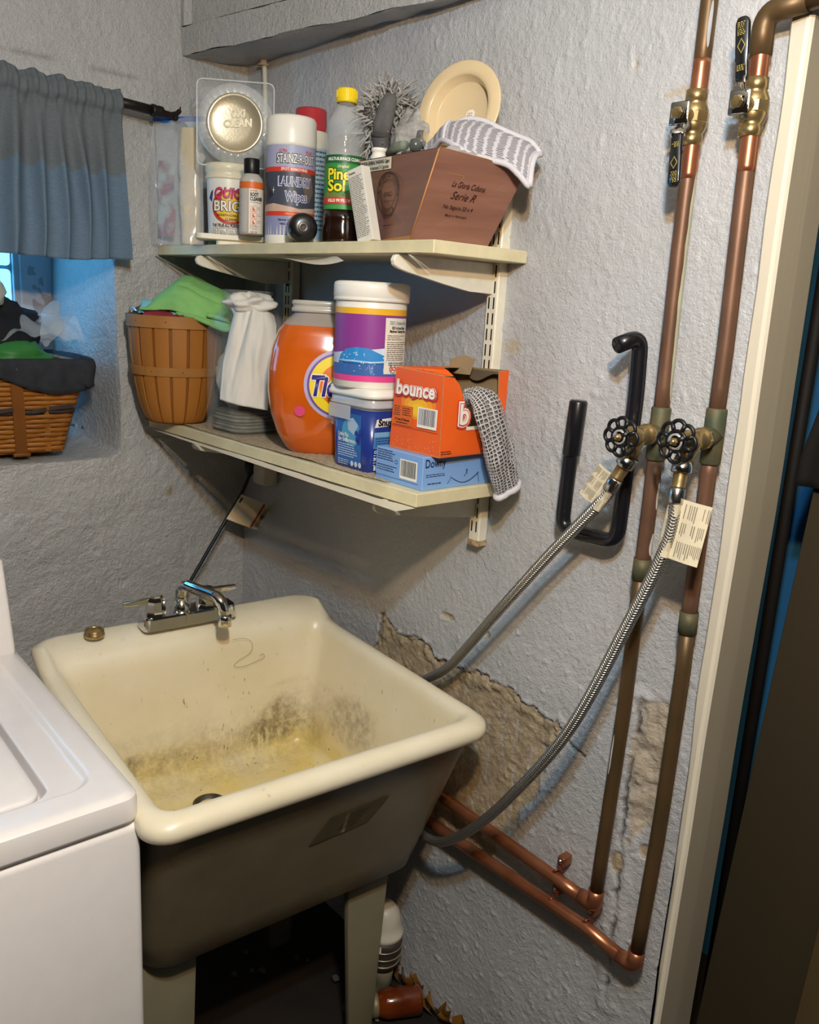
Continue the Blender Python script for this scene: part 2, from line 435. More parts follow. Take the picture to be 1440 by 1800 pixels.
dl = fbm(PX, PY, PZ, 3, 2)*.008*ss(0, -.1, PY)+fbm(PX, PY, PZ, 12, 3)*.004+fbm(PX, PY, PZ, 60, 3)*.0022
wr_ = np.abs(fbm(PX, PY*.6, PZ*1.5, 26, 3)); dl += -ss(.06, .0, wr_)*.0022*ss(1.2, 1.05, PZ)
cl = line_d(PY+fbm(PX, PY, PZ, 14, 2)*.01, PZ, [(-.54,1.955),(-.40,1.962),(-.25,1.955),(-.17,1.955)])
ckl = ss(.0035, .001, cl)*(PX > -.01)
dl -= ckl*.004
chl = ss(1.15, .85, np.hypot((PY+.203)/.007, (PZ-1.059)/.011)+fbm(PX, PY, PZ, 60, 2)*.3)*(PX > -.02)
P3 = np.stack([PX, PY, PZ], -1)+nn*dl[..., None]*np.where(PZ > 2.2, 0, 1)[..., None]
wl = np_mesh('wall_left', P3[..., 0], P3[..., 1], P3[..., 2], M_WALLL, dict(bare=chl, crack=ckl*.35, stain=chl*0), mask=wmask)
tag(wl, 'rough grey painted masonry wall with deep window recess')
# wedge shaped soffit beam high on the right wall
gb = G()
def beam_front(s): return Vector((s*1.0, -.163+.165*s, 0))
gb.add(grid(lambda a, b: tuple(beam_front(a)+Vector((0, 0, 2.022+b*.058+.004*n1(a*6, b, 1, 3)))), 90, 6), M_WALLL)
gb.add(grid(lambda a, b: tuple(beam_front(a)*1+Vector((0, (b)*(.175-.165*a)+0, 2.022+.014*b*b+.004*n1(a*6, b*2, 4, 3)))), 90, 8, flip=True), M_WALLL)
gb.add(grid(lambda a, b: tuple(beam_front(a)+Vector((0, .016*b, 2.080))), 40, 3), M_WALLL)
gb.add(grid(lambda a, b: tuple(beam_front(a)+Vector((0, .016, 2.080+.26*b))), 40, 8), M_WALLL)
gb.add(box(-.005, .012, -.163, -.14, 2.08, 2.34), M_WALLL, smooth=False)
bo = gb.build('trim_1', kind='structure', label='painted wedge shaped boxing under the ceiling above the shelves')
# floor, ceiling
dirt = mat('15100c', .8, col2='251b12', vs=9, bump=.5, bs=40)
gf = G(); gf.add(grid(lambda a, b: (-.4+4.2*a, -3+4.6*b, .07+.004*n1(a*20, b*20, 0, 1)), 70, 70), dirt); gf.build('floor', kind='structure', label='dark dirty basement floor')
gc = G(); gc.add(box(-.5, 3.9, -3.1, .2, 2.33, 2.40), mat('b9b4aa', .7), smooth=False); gc.build('ceiling', kind='structure', label='plain grey basement ceiling')
# doorway at the right end of the right wall: casing and jamb
tw = mat('d9d1bf', .42, var=.05, vs=7, bump=.25, bs=70, stretch=(1, 1, .08))
gt = G()
def trim_front(z): return 1.300+.012*(1.7-z)*.9
L = []
for i in range(60):
    z = .05+i*(2.30-.05)/59; w = .003*n1(z*9, 1, 2)
    x0 = 1.303+.010*(1.75-z)+w; xj = 1.336+.004*n1(z*3, 5, 1)
    L.append([(x0, .03, z), (x0+.001, -.014, z), (x0+.006, -.021, z), (xj-.009, -.0235, z), (xj-.004, -.022, z), (xj-.001, -.018, z), (xj+.001, .03, z), (xj, .075+.010*(1.6-z)*.6, z), (xj-.02, .09, z), (x0, .09, z)])
v_, f_ = loops(L); jam = {5, 6, 7}
jamb_shade = mat('a79c86', .5, var=.05, vs=7, bump=.2, bs=70, stretch=(1, 1, .08))  # beige jamb face, darkened so its shade is in the colour
gt.add((v_, [q for k, q in enumerate(f_) if (k % 10) not in jam or k >= 590]), tw, smooth=False); gt.add((v_, [q for k, q in enumerate(f_) if (k % 10) in jam and k < 590]), jamb_shade, smooth=False)
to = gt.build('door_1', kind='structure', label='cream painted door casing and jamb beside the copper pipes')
bluep = mat('2c6a9c', .5, var=.08, vs=4)
gbl = G(); gbl.add(box(.9, 3.4, .62, .66, .02, 2.4), bluep, smooth=False); gbl.build('wall_back', kind='structure', label='blue painted wall beyond the doorway')
# back room ends
gw2 = G(); gw2.add(box(.86, .90, .12, .66, .02, 2.4), mat('3a3630', .8), smooth=False); gw2.build('wall_side', kind='structure')
# ------------------------------------------------------------------ window in the recess
glow = mat('58b4f0', .25, var=.10, vs=3, emit=5.0)
gwf = G(); wpaint = mat('cfd4d8', .45, var=.05)
gwf.add(box(-.335, -.296, -.432, -.345, 1.17, 1.86, .004), wpaint, smooth=False)
gwf.add(box(-.33, -.300, -.445, -.430, 1.17, 1.86, .003), wpaint, smooth=False)
gwf.add(box(-.335, -.296, -1.25, -.432, 1.16, 1.215, .004), wpaint, smooth=False)
gwf.add(box(-.335, -.296, -1.25, -.432, 1.825, 1.86, .004), wpaint, smooth=False)
win = gwf.build('window_1', kind='structure', label='glass block window lit blue by daylight behind the curtain')
gk = G(); gk.add(box(-.03, .0, -.092, .092, -.058, .058, .010, 3), glow)
gk0 = None
for r in range(5):
    for c in range(4):
        y = -.54-.19*c; z = 1.2515+.1225*r
        if gk0 is None: gk0 = gk.build('glass_block', win, (-.302, y, z))
        else:
            d = gk0.copy(); COL.objects.link(d); d.parent = win; d.location = (-.302, y, z)
gmj = G(); gmj.add(box(-.325, -.308, -1.25, -.44, 1.21, 1.83), mat('8fa4ad', .8), smooth=False); gmj.build('mortar', win)

# ------------------------------------------------------------------ shelves on slotted standards
def shelf(name, corners, ztop, th, label, liner=False, curl=False):
    t = thing(name, (corners[0][0], corners[0][1], ztop-th), 0, label, 'shelf')
    o = Vector((corners[0][0], corners[0][1], 0)); pl = [(x-o.x, y-o.y) for x, y in corners]
    G().add(prism(pl, .0012, th, .0012), shelf_face, smooth=False).build('board', t)
    # paper backing under the board, torn at the front
    pap = mat('cfc8b4', .7, var=.08, vs=20)
    g = G(); n = 60
    a, b = Vector((pl[0][0], pl[0][1])), Vector((pl[1][0], pl[1][1]))
    def und(u, v):
        p = a.lerp(b, u); rag = .004*n1(u*14, 2, 7, 1, 3)
        y = p.y+(-.002+rag if v == 0 else .0)+v*(0-p.y-.01) ; z = .0006 if v > .2 else .0006-(.0025+.002*n1(u*9, 1, 3))*max(0, n1(u*7, 6, 8)*2.2-.25)*(1-v/.2)
        return (p.x, y, z)
    g.add(grid(und, n, 6, flip=True), pap)
    g.build('paper_backing', t)
    if curl:
        G().add(grid(lambda u, v: (.48+.22*u-.02*v, -.0-.006+.05*v*(1-u)+.0, -.004-.022*(1-v)*math.sin(PI*u*.8+.3)*(u) ), 14, 5), pap).build('torn_paper', t)
    return t
ZU, ZL = 1.622, 1.242
shelf('wall_shelf', [(.012,-.228),(.904,-.213),(.904,-.006),(.012,-.006)], ZU, .021, 'upper cream laminate shelf board holding the cigar box and cleaner bottles', curl=True)
sl = shelf('wall_shelf', [(.022,-.262),(.919,-.231),(.919,-.006),(.022,-.006)], ZL, .023, 'lower cream laminate shelf board with chipped edge holding orange tub and basket')
# ribbed rubber shelf liner on the lower board
lin = mat('b9a98c', .8, col2='8f7f68', vs=150)
gl = G()
def linf(u, v):
    x = .03+.80*u; y0 = -.252+.028*u+.006*n1(u*9, 3, 3); y = y0+(-.02-y0)*v
    return (x, y, ZL+.0012+.0012*(math.sin(u*640) > 0)*(1 if v < 1 else 0)+(.004*max(0, n1(u*7, 1, 1))*(v < .1)))
gl.add(grid(linf, 330, 8), lin); 
tag(gl.build('shelf_liner'), 'frayed tan ribbed liner mat on the lower shelf', 'liner')
def standard(x0, x1, zb, zt, label):
    t = thing('shelf_standard', ((x0+x1)/2, -.004, zb), 0, label, 'shelf standard', 'slotted shelf standards')
    w = (x1-x0)/2; H = zt-zb
    g = G(); g.add(loops([[(-w, .0, z), (-w, -.018, z), (-w+.002, -.020, z), (w-.002, -.020, z), (w, -.018, z), (w, 0, z)] for z in (0, H)]), white_metal, smooth=False)
    g.build('channel', t)
    dark = mat('1b1712', .8)
    s0 = None; z = .035; k = 0
    gs = G(); gs.add(box(-.0013, .0013, -.0004, .0004, -.0095, .0095), dark, smooth=False); s0 = gs.build('slot', t, (-.0055, -.0203, z))
    while z < H-.02:
        for sx in (-.0055, .0055):
            if z < .036 and sx < 0: continue
            d = s0.copy(); COL.objects.link(d); d.parent = t; d.location = (sx, -.0203, z)
        z += .026
    for z in (.05+.23, .22+.52):
        if z < H: G().add(lathe([(0, .003), (.0035, .0025), (.005, 0), (.0045, -.001)], 12), steel, RX(PI/2)).build('screw', t, (0, -.0205, z-.013))
    rust = mat('7a4a26', .8, col2='c9b48c', vs=120)
    G().add(box(-w-.0003, w+.0003, -.0204, 0, -.0003, .010), rust, smooth=False).build('rusty_end', t, label='rust chipped lower end')
    return t
standard(.836, .862, 1.112, 1.80, 'slotted cream shelf standard on the right, rusty lower end showing under the lower shelf')
standard(.205, .241, 1.20, 1.80, 'slotted cream shelf standard on the left, half hidden behind white draped bag')
def bracket(x, tip_y, ztop, zwall, label):
    t = thing('shelf_bracket', (x, -.022, ztop-.03), 0, label, 'bracket', 'pressed metal shelf brackets')
    z0 = ztop-(ztop-.03); D = tip_y+.022
    # profile in (y,z): along the top under the board, rounded nose, sloping lower edge
    P = [(0, .0295), (D+.012, .0295), (D+.004, .027), (D, .020), (D+.003, .012), (D+.012, .008), (D+.03, .004), (D*.5, -.010), (D*.25, -.018), (0, zwall-(ztop-.03))]
    v, f = prism(P, -.0045, .0045, .0012)
    g = G(); g.add(([(z, x_, y) for x_, y, z in v], f), white_metal, smooth=False)
    g.build('arm', t)
    G().add(box(-.0035, .0035, -.002, .006, -.02, .02), white_metal, smooth=False).build('hook_plate', t)
    return t
bracket(.845, -.243, 1.601, 1.551, 'cream bracket under the upper shelf at its right end')
bracket(.222, -.246, 1.601, 1.556, 'cream bracket under the upper shelf at its left end')
bracket(.845, -.256, 1.219, 1.164, 'cream bracket under the lower shelf at its right end')
bracket(.222, -.255, 1.219, 1.170, 'cream bracket under the lower shelf at its left end')

# ------------------------------------------------------------------ copper pipes
def pipe_run(label, xs_, top, tee_z, coup_z, bot, left, el_top=None, old=copper):
    """xs_: list of (z, x) of the vertical; left: list of (x,z) of the horizontal leg"""
    y = -.035
    t = thing('copper_pipe', (xs_[-1][1], y, bot), 0, label, 'copper pipe', 'copper water pipes')
    o = Vector((xs_[-1][1], y, bot))
    xat = lambda z: float(np.interp(z, [a for a, b in xs_][::-1], [b for a, b in xs_][::-1]))
    def seg(z0, z1, r, m, name, n=8):
        pts = [Vector((xat(z0+(z1-z0)*k/n), y, z0+(z1-z0)*k/n))-o for k in range(n+1)]
        return G().add(tube(pts, r, 18), m).build(name, t)
    R = .0111
    bz = VALZ[label]
    seg(bz+.03, top, R, copper_dull if el_top else copper_dull, 'pipe')
    seg(tee_z+.022, bz-.03, R, old, 'pipe')
    seg(bz+.024, bz+.07, R*1.02, copper_new, 'pipe_end'); seg(bz-.075, bz-.024, R*1.02, copper_new, 'pipe_end')
    seg(coup_z, tee_z-.02, R, old, 'pipe')
    seg(bot+.018, coup_z, R, copper_dull, 'pipe')
    # tee
    g = G(); g.add(tube([Vector((xat(z), y, z))-o for z in (tee_z-.038, tee_z-.036, tee_z+.036, tee_z+.038)], [.0125, .0138, .0138, .0125], 20), verdigris)
    g.add(tube([Vector((xat(tee_z), y, tee_z))-o, Vector((xat(tee_z), y-.026, tee_z))-o, Vector((xat(tee_z), y-.028, tee_z))-o], [.0138, .0138, .0125], 20), verdigris)
    g.build('tee', t, label='greenish tarnished tee')
    seg(coup_z-.016, coup_z+.016, .0132, verdigris, 'coupling', 2)
    # lower elbow and horizontal leg
    ex, ez = xat(bot+.01), bot
    E = fillet([(ex, y, ez+.030), (ex, y, ez), (ex-.030, y, ez+.030*(left[1][1]-left[0][1])/(left[1][0]-left[0][0])*-1)], .022, 7)
    G().add(tube([p-o for p in E], .0131, 18), copper_new).build('elbow', t)
    G().add(tube([Vector((ex-.028, y, ez+.0))-o]+[Vector((x, y, z))-o for x, z in left], R, 18), copper_new).build('pipe', t)
    return t, xat, o
VALZ = {}
A_ = 'copper pipe further from the door casing, its lower leg turning left above the other'
B_ = 'copper pipe next to the cream door casing, elbow at top and bottom'
VALZ[A_] = 1.784; VALZ[B_] = 1.787
p1, xa1, o1 = pipe_run(A_, [(2.33, 1.197), (1.92, 1.199), (1.61, 1.201), (1.42, 1.205), (1.185, 1.206), (.948, 1.207), (.62, 1.199), (.58, 1.199)], 2.33, 1.369, 1.168, .584, [(1.133, .586), (.834, .595), (.3, .60)])
p2, xa2, o2 = pipe_run(B_, [(1.90, 1.277), (1.86, 1.279), (1.694, 1.282), (1.50, 1.288), (1.40, 1.289), (1.13, 1.291), (1.04, 1.294), (.787, 1.293), (.54, 1.285), (.527, 1.284)], 1.872, 1.378, 1.112, .527, [(1.188, .535), (.808, .522), (.3, .51)], el_top=True)
# upper elbow and overhead run of the second pipe
G().add(tube([p-o2 for p in fillet([(1.279, -.035, 1.845), (1.277, -.035, 1.893), (1.33, -.035, 1.897)], .02, 7)], .0136, 18), copper_dull).build('elbow', p2)
G().add(tube([Vector((1.32, -.035, 1.896))-o2, Vector((1.9, -.035, 1.93))-o2], .0118, 18), copper_dull).build('pipe', p2)
# grey paint runs on the first pipe
paintrun = mat('b9b89f', .5, var=.1)
def prun(z0, z1, w, a0, xat=xa1, o=o1):
    def f(u, v):
        z = z0+(z1-z0)*v; ww = w*(math.sin(PI*min(1, max(0, v)))**.4)*(1+.35*n1(z*40, u, 2)); a = a0+(u-.5)*ww
        return (xat(z)-o.x+.0114*math.cos(a), -.0114*math.sin(a)*1.0, z-o.z)
    return grid(f, 5, 26, flip=True)
for a_, m_ in (((1.415, 1.72, .95, -.10), paintrun), ((1.865, 1.92, .45, .6), mat('a4a8b0', .5)), ((1.26, 1.30, .6, -.1), mat('d9d6cc', .5)), ((1.19, 1.225, .8, -.1), mat('d9d6cc', .5)), ((.83, .90, .3, 1.9), mat('d9d6cc', .5))):
    G().add(prun(*a_), m_).build('paint_run', p1, label='pale paint dribble')
# pipe clips
def clip(x, z, label):
    t = thing('pipe_clip', (x, -.002, z), 0, label, 'pipe clip', 'copper pipe clips')
    g = G(); g.add(tube([(0, -.035+.0122*math.sin(a), -.02+.0122*math.cos(a)) for a in [k*PI/8-.3 for k in range(9)]], .006, 6, flat=.25), copper_new); g.build('strap', t)
    G().add(box(-.007, .007, -.024, .0, -.006, .012, .002), copper_new).build('tab', t)
    G().add(lathe([(0, .004), (.003, .0035), (.0045, 0)], 12), steel, T(0, -.025, .005) @ RX(PI/2)).build('screw', t)
clip(1.116, .610, 'copper clip on the upper horizontal copper pipe')
clip(1.112, .551, 'copper clip at the left on the lower horizontal copper pipe')
clip(1.186, .556, 'copper clip at the right on the lower horizontal copper pipe')
# ------------------------------------------------------------------ ball valves
def ball_valve(x, z, lever_pts, label, rot):
    t = thing('ball_valve', (x, -.035, z), 0, label, 'ball valve', 'lever ball valves')
    pr = [(.0118, -.034), (.0142, -.0335), (.0142, -.021), (.0128, -.020), (.0155, -.016), (.0175, -.009), (.0178, .009), (.0155, .015), (.0128, .0195), (.0142, .0205), (.0142, .0335), (.0118, .034)]
    g = G(); g.add(lathe(pr, 20), brass); g.add(lathe([(.0182, -.007), (.0195, -.006), (.0195, .006), (.0182, .007)], 8), brass, smooth=False); g.build('body', t)
    g = G(); g.add(lathe([(.0095, 0), (.0095, .020), (.0075, .022), (.0075, .028), (0, .028)], 16), brass, RX(PI/2) @ T(0, 0, .008)); g.build('stem', t)
    G().add(lathe([(0, .0065), (.006, .006), (.0075, .004), (.0075, 0)], 6), brass, T(0, -.0385, 0) @ RX(PI/2), smooth=False).build('nut', t)
    L_ = [Vector(p) for p in lever_pts]
    # chrome neck plate then rubber dipped grip
    g = G(); g.add(box(-.013, .013, -.0365, -.034, -.014, .014, .002), chrome)
    d = (L_[1]-L_[0])
    g.add(tube([(0, -.0355, 0), tuple(L_[0]*.6), tuple(L_[0]), tuple(L_[0]+d*.12)], .0095, 8, flat=.2), chrome); 
    lev = g.build('lever', t)
    g = G(); dn = d.normalized(); ln = d.length
    prof = [(-.0068, 0), (-.0076, .06), (-.0076, .30), (-.0068, .34), (-.0085, .42), (-.0085, .9), (-.0062, .98), (-.003, 1.0), (.003, 1.0), (.0062, .98), (.0085, .9), (.0085, .42), (.0068, .34), (.0076, .30), (.0076, .06), (.0068, 0)]
    v, f = prism([(a, b*ln) for a, b in prof], -.0032, .0032, .0011)
    zaxis = Vector((0, -1, 0)); ya = dn; za = (zaxis-ya*ya.dot(zaxis)).normalized(); xa = ya.cross(za)
    M = Matrix((xa, ya, za)).transposed().to_4x4(); M.translation = L_[0]+d*.05
    g.add((v, f), rub_dip, M)
    sf = lambda u, v_, off: tuple(M @ Vector((u, v_, .0034+off)))
    gold = ink('a99a4a')
    for k, (vv, s) in enumerate(((.20, .006), (.55, .010), (.75, .006), (.86, .004))):
        if k == 1: g.add(p_poly(sf, [(-.005, vv*ln), (0, (vv-.12)*ln), (.005, vv*ln), (0, (vv+.12)*ln)], .0002), gold); g.add(p_poly(sf, [(-.004, vv*ln), (0, (vv-.10)*ln), (.004, vv*ln), (0, (vv+.10)*ln)], .0004), rub_dip)
        else: g.add(p_lines(sf, -.005, .005, vv*ln+.004, 4, .0018, .0009, .0003), gold)
    g.build('grip', t, label='black rubber dipped lever grip with gold print')
    return t
ball_valve(1.198, 1.784, [(.004, -.040, -.022), (.012, -.046, -.088)], 'brass ball valve on the left pipe, black lever hanging down', 0)
ball_valve(1.2795, 1.787, [(.003, -.040, .018), (-.003, -.046, .088)], 'brass ball valve on the right pipe, black lever pointing up', 0)
# ------------------------------------------------------------------ hose valves with scalloped handwheels
def hose_valve(x, z, D, wr_, label):
    t = thing('hose_valve', (x, -.061, z), 0, label, 'hose valve', 'washing machine hose valves')
    g = G(); g.add(lathe([(.0120, .0), (.0150, .001), (.0150, .010), (.0125, .011), (.0118, .03), (.0135, .034), (.0135, .042), (.0110, .046), (.0100, .052), (.0085, .054), (.0085, .058), (0, .058)], 20), brass, RX(PI/2))
    g.add(lathe([(.0153, .0015), (.0153, .0095)], 8), brass, RX(PI/2), smooth=False)
    # angled outlet
    g.add(tube([(0, -.022, -.004), (-.006, -.026, -.018), (-.010, -.028, -.032)], [.0105, .0115, .0125], 18), brass)
    g.build('body', t)
    st = G().add(lathe([(.0035, .055), (.0035, .078), (0, .078)], 12), brass, RX(PI/2)).build('stem', t)
    # wheel
    wy = -.066; R = wr_
    w = G(); n = 96; nl = 8
    pts = []
    for k in range(n):
        a = 2*PI*k/n; r = R*(1.02-.14*(1-abs(math.cos(nl/2*a)))**1.1)
        pts.append((r*math.cos(a), wy, r*math.sin(a)))
    w.add(tube(pts, .0027, 8, caps=False, close=True), black_pl)
    w.add(tube([(R*.50*math.cos(2*PI*k/40), wy-.001, R*.50*math.sin(2*PI*k/40)) for k in range(40)], .0026, 8, caps=False, close=True), black_pl)
    for k in range(nl):
        a = 2*PI*(k+.5)/nl
        w.add(tube([(R*.48*math.cos(a), wy-.001, R*.48*math.sin(a)), (R*.93*math.cos(a), wy, R*.93*math.sin(a))], .0030, 8), black_pl)
    for k in range(2):
        a = PI*k+.5
        w.add(tube([(R*.52*math.cos(a), wy-.001, R*.52*math.sin(a)), (0, wy-.002, 0), ], .0048, 8), black_pl)
    w.add(lathe([(0, .001), (R*.34, 0), (R*.34, -.003), (0, -.003)], 24), black_pl, T(0, wy, 0) @ RX(PI/2))
    wo = w.build('handwheel', t)
    G().add(lathe([(R*.30, .0), (R*.40, .0004), (R*.40, .0012), (R*.30, .0014)], 24), mat('c8c8c4', .3, .6), T(0, wy-.0035, 0) @ RX(PI/2)).build('index_plate', wo)
    G().add(lathe([(0, .006), (.0035, .0055), (.0055, .003), (.0055, 0)], 6), brass, T(0, wy-.004, 0) @ RX(PI/2), smooth=False).build('nut', wo)
    # coupling of the hose
    return t
hv1 = hose_valve(1.2065, 1.370, 0, .0255, 'brass hose valve with black scalloped wheel, left of the pair')
hv2 = hose_valve(1.2905, 1.377, 0, .0265, 'brass hose valve with black scalloped wheel, nearest the door casing')
# ------------------------------------------------------------------ braided steel hoses
def braid_mat():
    m = bpy.data.materials.new('braid'); m.use_nodes = True; nt = m.node_tree; N = nt.nodes; L = nt.links; b = N['Principled BSDF']
    b.inputs['Metallic'].default_value = .9; b.inputs['Roughness'].default_value = .3
    uv = N.new('ShaderNodeUVMap'); sep = N.new('ShaderNodeSeparateXYZ'); L.new(uv.outputs[0], sep.inputs[0])
    def m_(op, a, b_=None):
        n = N.new('ShaderNodeMath'); n.operation = op
        for i, q in enumerate((a, b_)):
            if q is None: continue
            if isinstance(q, (int, float)): n.inputs[i].default_value = q
            else: L.new(q, n.inputs[i])
        return n.outputs[0]
    u = sep.outputs[0]; v = sep.outputs[1]
    s1_ = m_('SINE', m_('ADD', m_('MULTIPLY', u, 6*2*PI), m_('MULTIPLY', v, 1500)))
    s2_ = m_('SINE', m_('SUBTRACT', m_('MULTIPLY', u, 6*2*PI), m_('MULTIPLY', v, 1500)))
    h = m_('MAXIMUM', s1_, s2_)
    r = N.new('ShaderNodeValToRGB'); L.new(h, r.inputs[0]); r.color_ramp.elements[0].position = .1; r.color_ramp.elements[1].position = .8
    r.color_ramp.elements[0].color = (.20, .19, .17, 1); r.color_ramp.elements[1].color = (.60, .58, .54, 1)
    L.new(r.outputs[0], b.inputs['Base Color'])
    bp = N.new('ShaderNodeBump'); bp.inputs['Strength'].default_value = .8; bp.inputs['Distance'].default_value = .001; L.new(h, bp.inputs['Height']); L.new(bp.outputs[0], b.inputs['Normal'])
    return m
M_BRAID = braid_mat()
def uv_tube(obj, n, P):
    me = obj.data; uvl = me.uv_layers.new(name='UVMap'); cum = [0]
    for a, b in zip(P, P[1:]): cum.append(cum[-1]+(Vector(b)-Vector(a)).length)
    for poly in me.polygons:
        vs = [me.loops[l].vertex_index for l in poly.loop_indices]
        if len(vs) != 4: continue
        wrap = (max(v % n for v in vs)-min(v % n for v in vs)) > n/2
        for l in poly.loop_indices:
            vi = me.loops[l].vertex_index; k = vi % n
            uvl.data[l].uv = ((1.0 if (wrap and k == 0) else k/n), cum[min(vi//n, len(cum)-1)])
def hose(pts, label, r=.0088):
    t = thing('braided_hose', pts[0], 0, label, 'hose', 'braided steel washing machine hoses'); o = Vector(pts[0])
    P = [p-o for p in spline(pts, 14)]
    h = G().add(tube(P, r, 16), M_BRAID).build('braid', t); uv_tube(h, 16, P)
    d = (P[1]-P[0]).normalized()
    Q = [d*-.004, d*.010, d*.012, d*.026, d*.028, d*.040]
    G().add(tube([tuple(q) for q in Q[:3]], [.0138, .0140, .0125], 12), steel).build('coupling_nut', t)
    G().add(tube([tuple(q) for q in (d*.010, d*.012, d*.030, d*.032)], [.0085, .0098, .0090, .0105], 16), brass).build('ferrule', t)
    G().add(tube([tuple(q) for q in (d*.032, d*.034, d*.052, d*.053)], [.0098, .0107, .0107, .0098], 16), steel).build('crimp_sleeve', t)
    return t, P, o
h1, P1, ho1 = hose([(1.197,-.089,1.335), (1.187,-.091,1.314), (1.163,-.092,1.269), (1.081,-.092,1.168), (.987,-.09,1.047), (.900,-.075,.940), (.83,-.055,.868), (.74,-.04,.80), (.68,-.04,.74)], 'braided steel hose from the left valve, running down behind the sink')
h2, P2, ho2 = hose([(1.2815,-.090,1.343), (1.2835,-.096,1.318), (1.2835,-.107,1.235), (1.245,-.118,1.106), (1.176,-.127,.921), (1.080,-.131,.761), (1.003,-.128,.659), (.926,-.115,.583), (.870,-.105,.553), (.80,-.09,.54), (.70,-.08,.54)], 'braided steel hose from the right valve, sweeping down under the sink rim')
paper = mat('d8cdb2', .55, var=.10, vs=25)
def hose_tag(t, o, P, i0, i1, side, w, label, rr=.0098):
    """paper tag wrapped round the hose with a flag sticking out"""
    seg = P[i0:i1+1]; d = (seg[-1]-seg[0]).normalized(); side = Vector(side); side = (side-d*side.dot(d)).normalized(); up = d.cross(side)
    g = G(); ln = (seg[-1]-seg[0]).length; c0 = seg[0]
    nrm = (CAMP-(o+c0)); nrm = (nrm-d*nrm.dot(d)); nrm.normalize()
    path = []
    for k in range(15):
        a = -PI*.55+ (PI*1.25)*k/14
        path.append(nrm*(rr*math.cos(a))+side*(-rr*math.sin(a))*-1 if False else nrm*(rr*math.cos(a))+side*(rr*math.sin(a)))
    cyl_end = path[-4]; path = path[:12]
    e = path[-1]; flag = [e+side*(w*s)+nrm*(.004*math.sin(s*2.6)) for s in (.12, .35, .6, .8, 1.0)]
    path += flag
    g.add(grid(lambda u, v: tuple(c0+d*(ln*v)+path[int(round(u*(len(path)-1)))]), len(path), 6), paper)
    m = ink('857d6e')
    for lo, hi, n in ((3, 10, 14), (12, 15.9, 13)):
        for k in range(n):
            for j in range(3):
                if random.random() < .15: continue
                fidx = lo+(hi-lo)*k/n
                i = int(fidx); fr = fidx-i; a = path[i].lerp(path[min(i+1, len(path)-1)], fr); b = path[i].lerp(path[min(i+1, len(path)-1)], min(1, fr+.13))
                v0 = .06+.31*j; v1 = v0+random.uniform(.15, .28)
                nn_ = nrm*.0005
                q = [c0+d*(ln*v0)+a*1.03+nn_, c0+d*(ln*v1)+a*1.03+nn_, c0+d*(ln*v1)+b*1.03+nn_, c0+d*(ln*v0)+b*1.03+nn_]
                g.add(([tuple(x) for x in q], [(0, 1, 2, 3)]), m)
    return g.build('tag', t, label=label)
hose_tag(h1, ho1, P1, 17, 30, (-1, -.1, .55), .024, 'cream printed paper tag')
hose_tag(h2, ho2, P2, 18, 30, (1, .1, -.25), .040, 'cream printed paper tag')
# ------------------------------------------------------------------ black vinyl coated hook
t = thing('storage_hook', (1.122, -.035, 1.194), 0, 'black coated steel hook bent like a J, hung on the wall beside the pipes', 'hook')
o = Vector(t.location)
path = fillet([(1.150,-.078,1.488), (1.158,-.037,1.502), (1.161,-.035,1.42), (1.158,-.035,1.196), (1.053,-.035,1.193), (1.0535,-.035,1.24), (1.056,-.035,1.32), (1.060,-.035,1.396)], .024, 7)
G().add(tube([p-o for p in path], .0118, 18), black_rub).build('rod', t)
sl_ = [Vector((1.0562,-.035,1.312)), Vector((1.0563,-.035,1.314)), Vector((1.060,-.035,1.396)), Vector((1.0601,-.035,1.399))]
G().add(tube([p-o for p in sl_], [.0125, .0142, .0142, .0125], 18), black_rub).build('sleeve', t, label='thicker black sleeve')
G().add(tube([Vector((1.160,-.03,1.36))-o, Vector((1.160,.002,1.36))-o], .004, 10), black_rub).build('wall_pin', t)

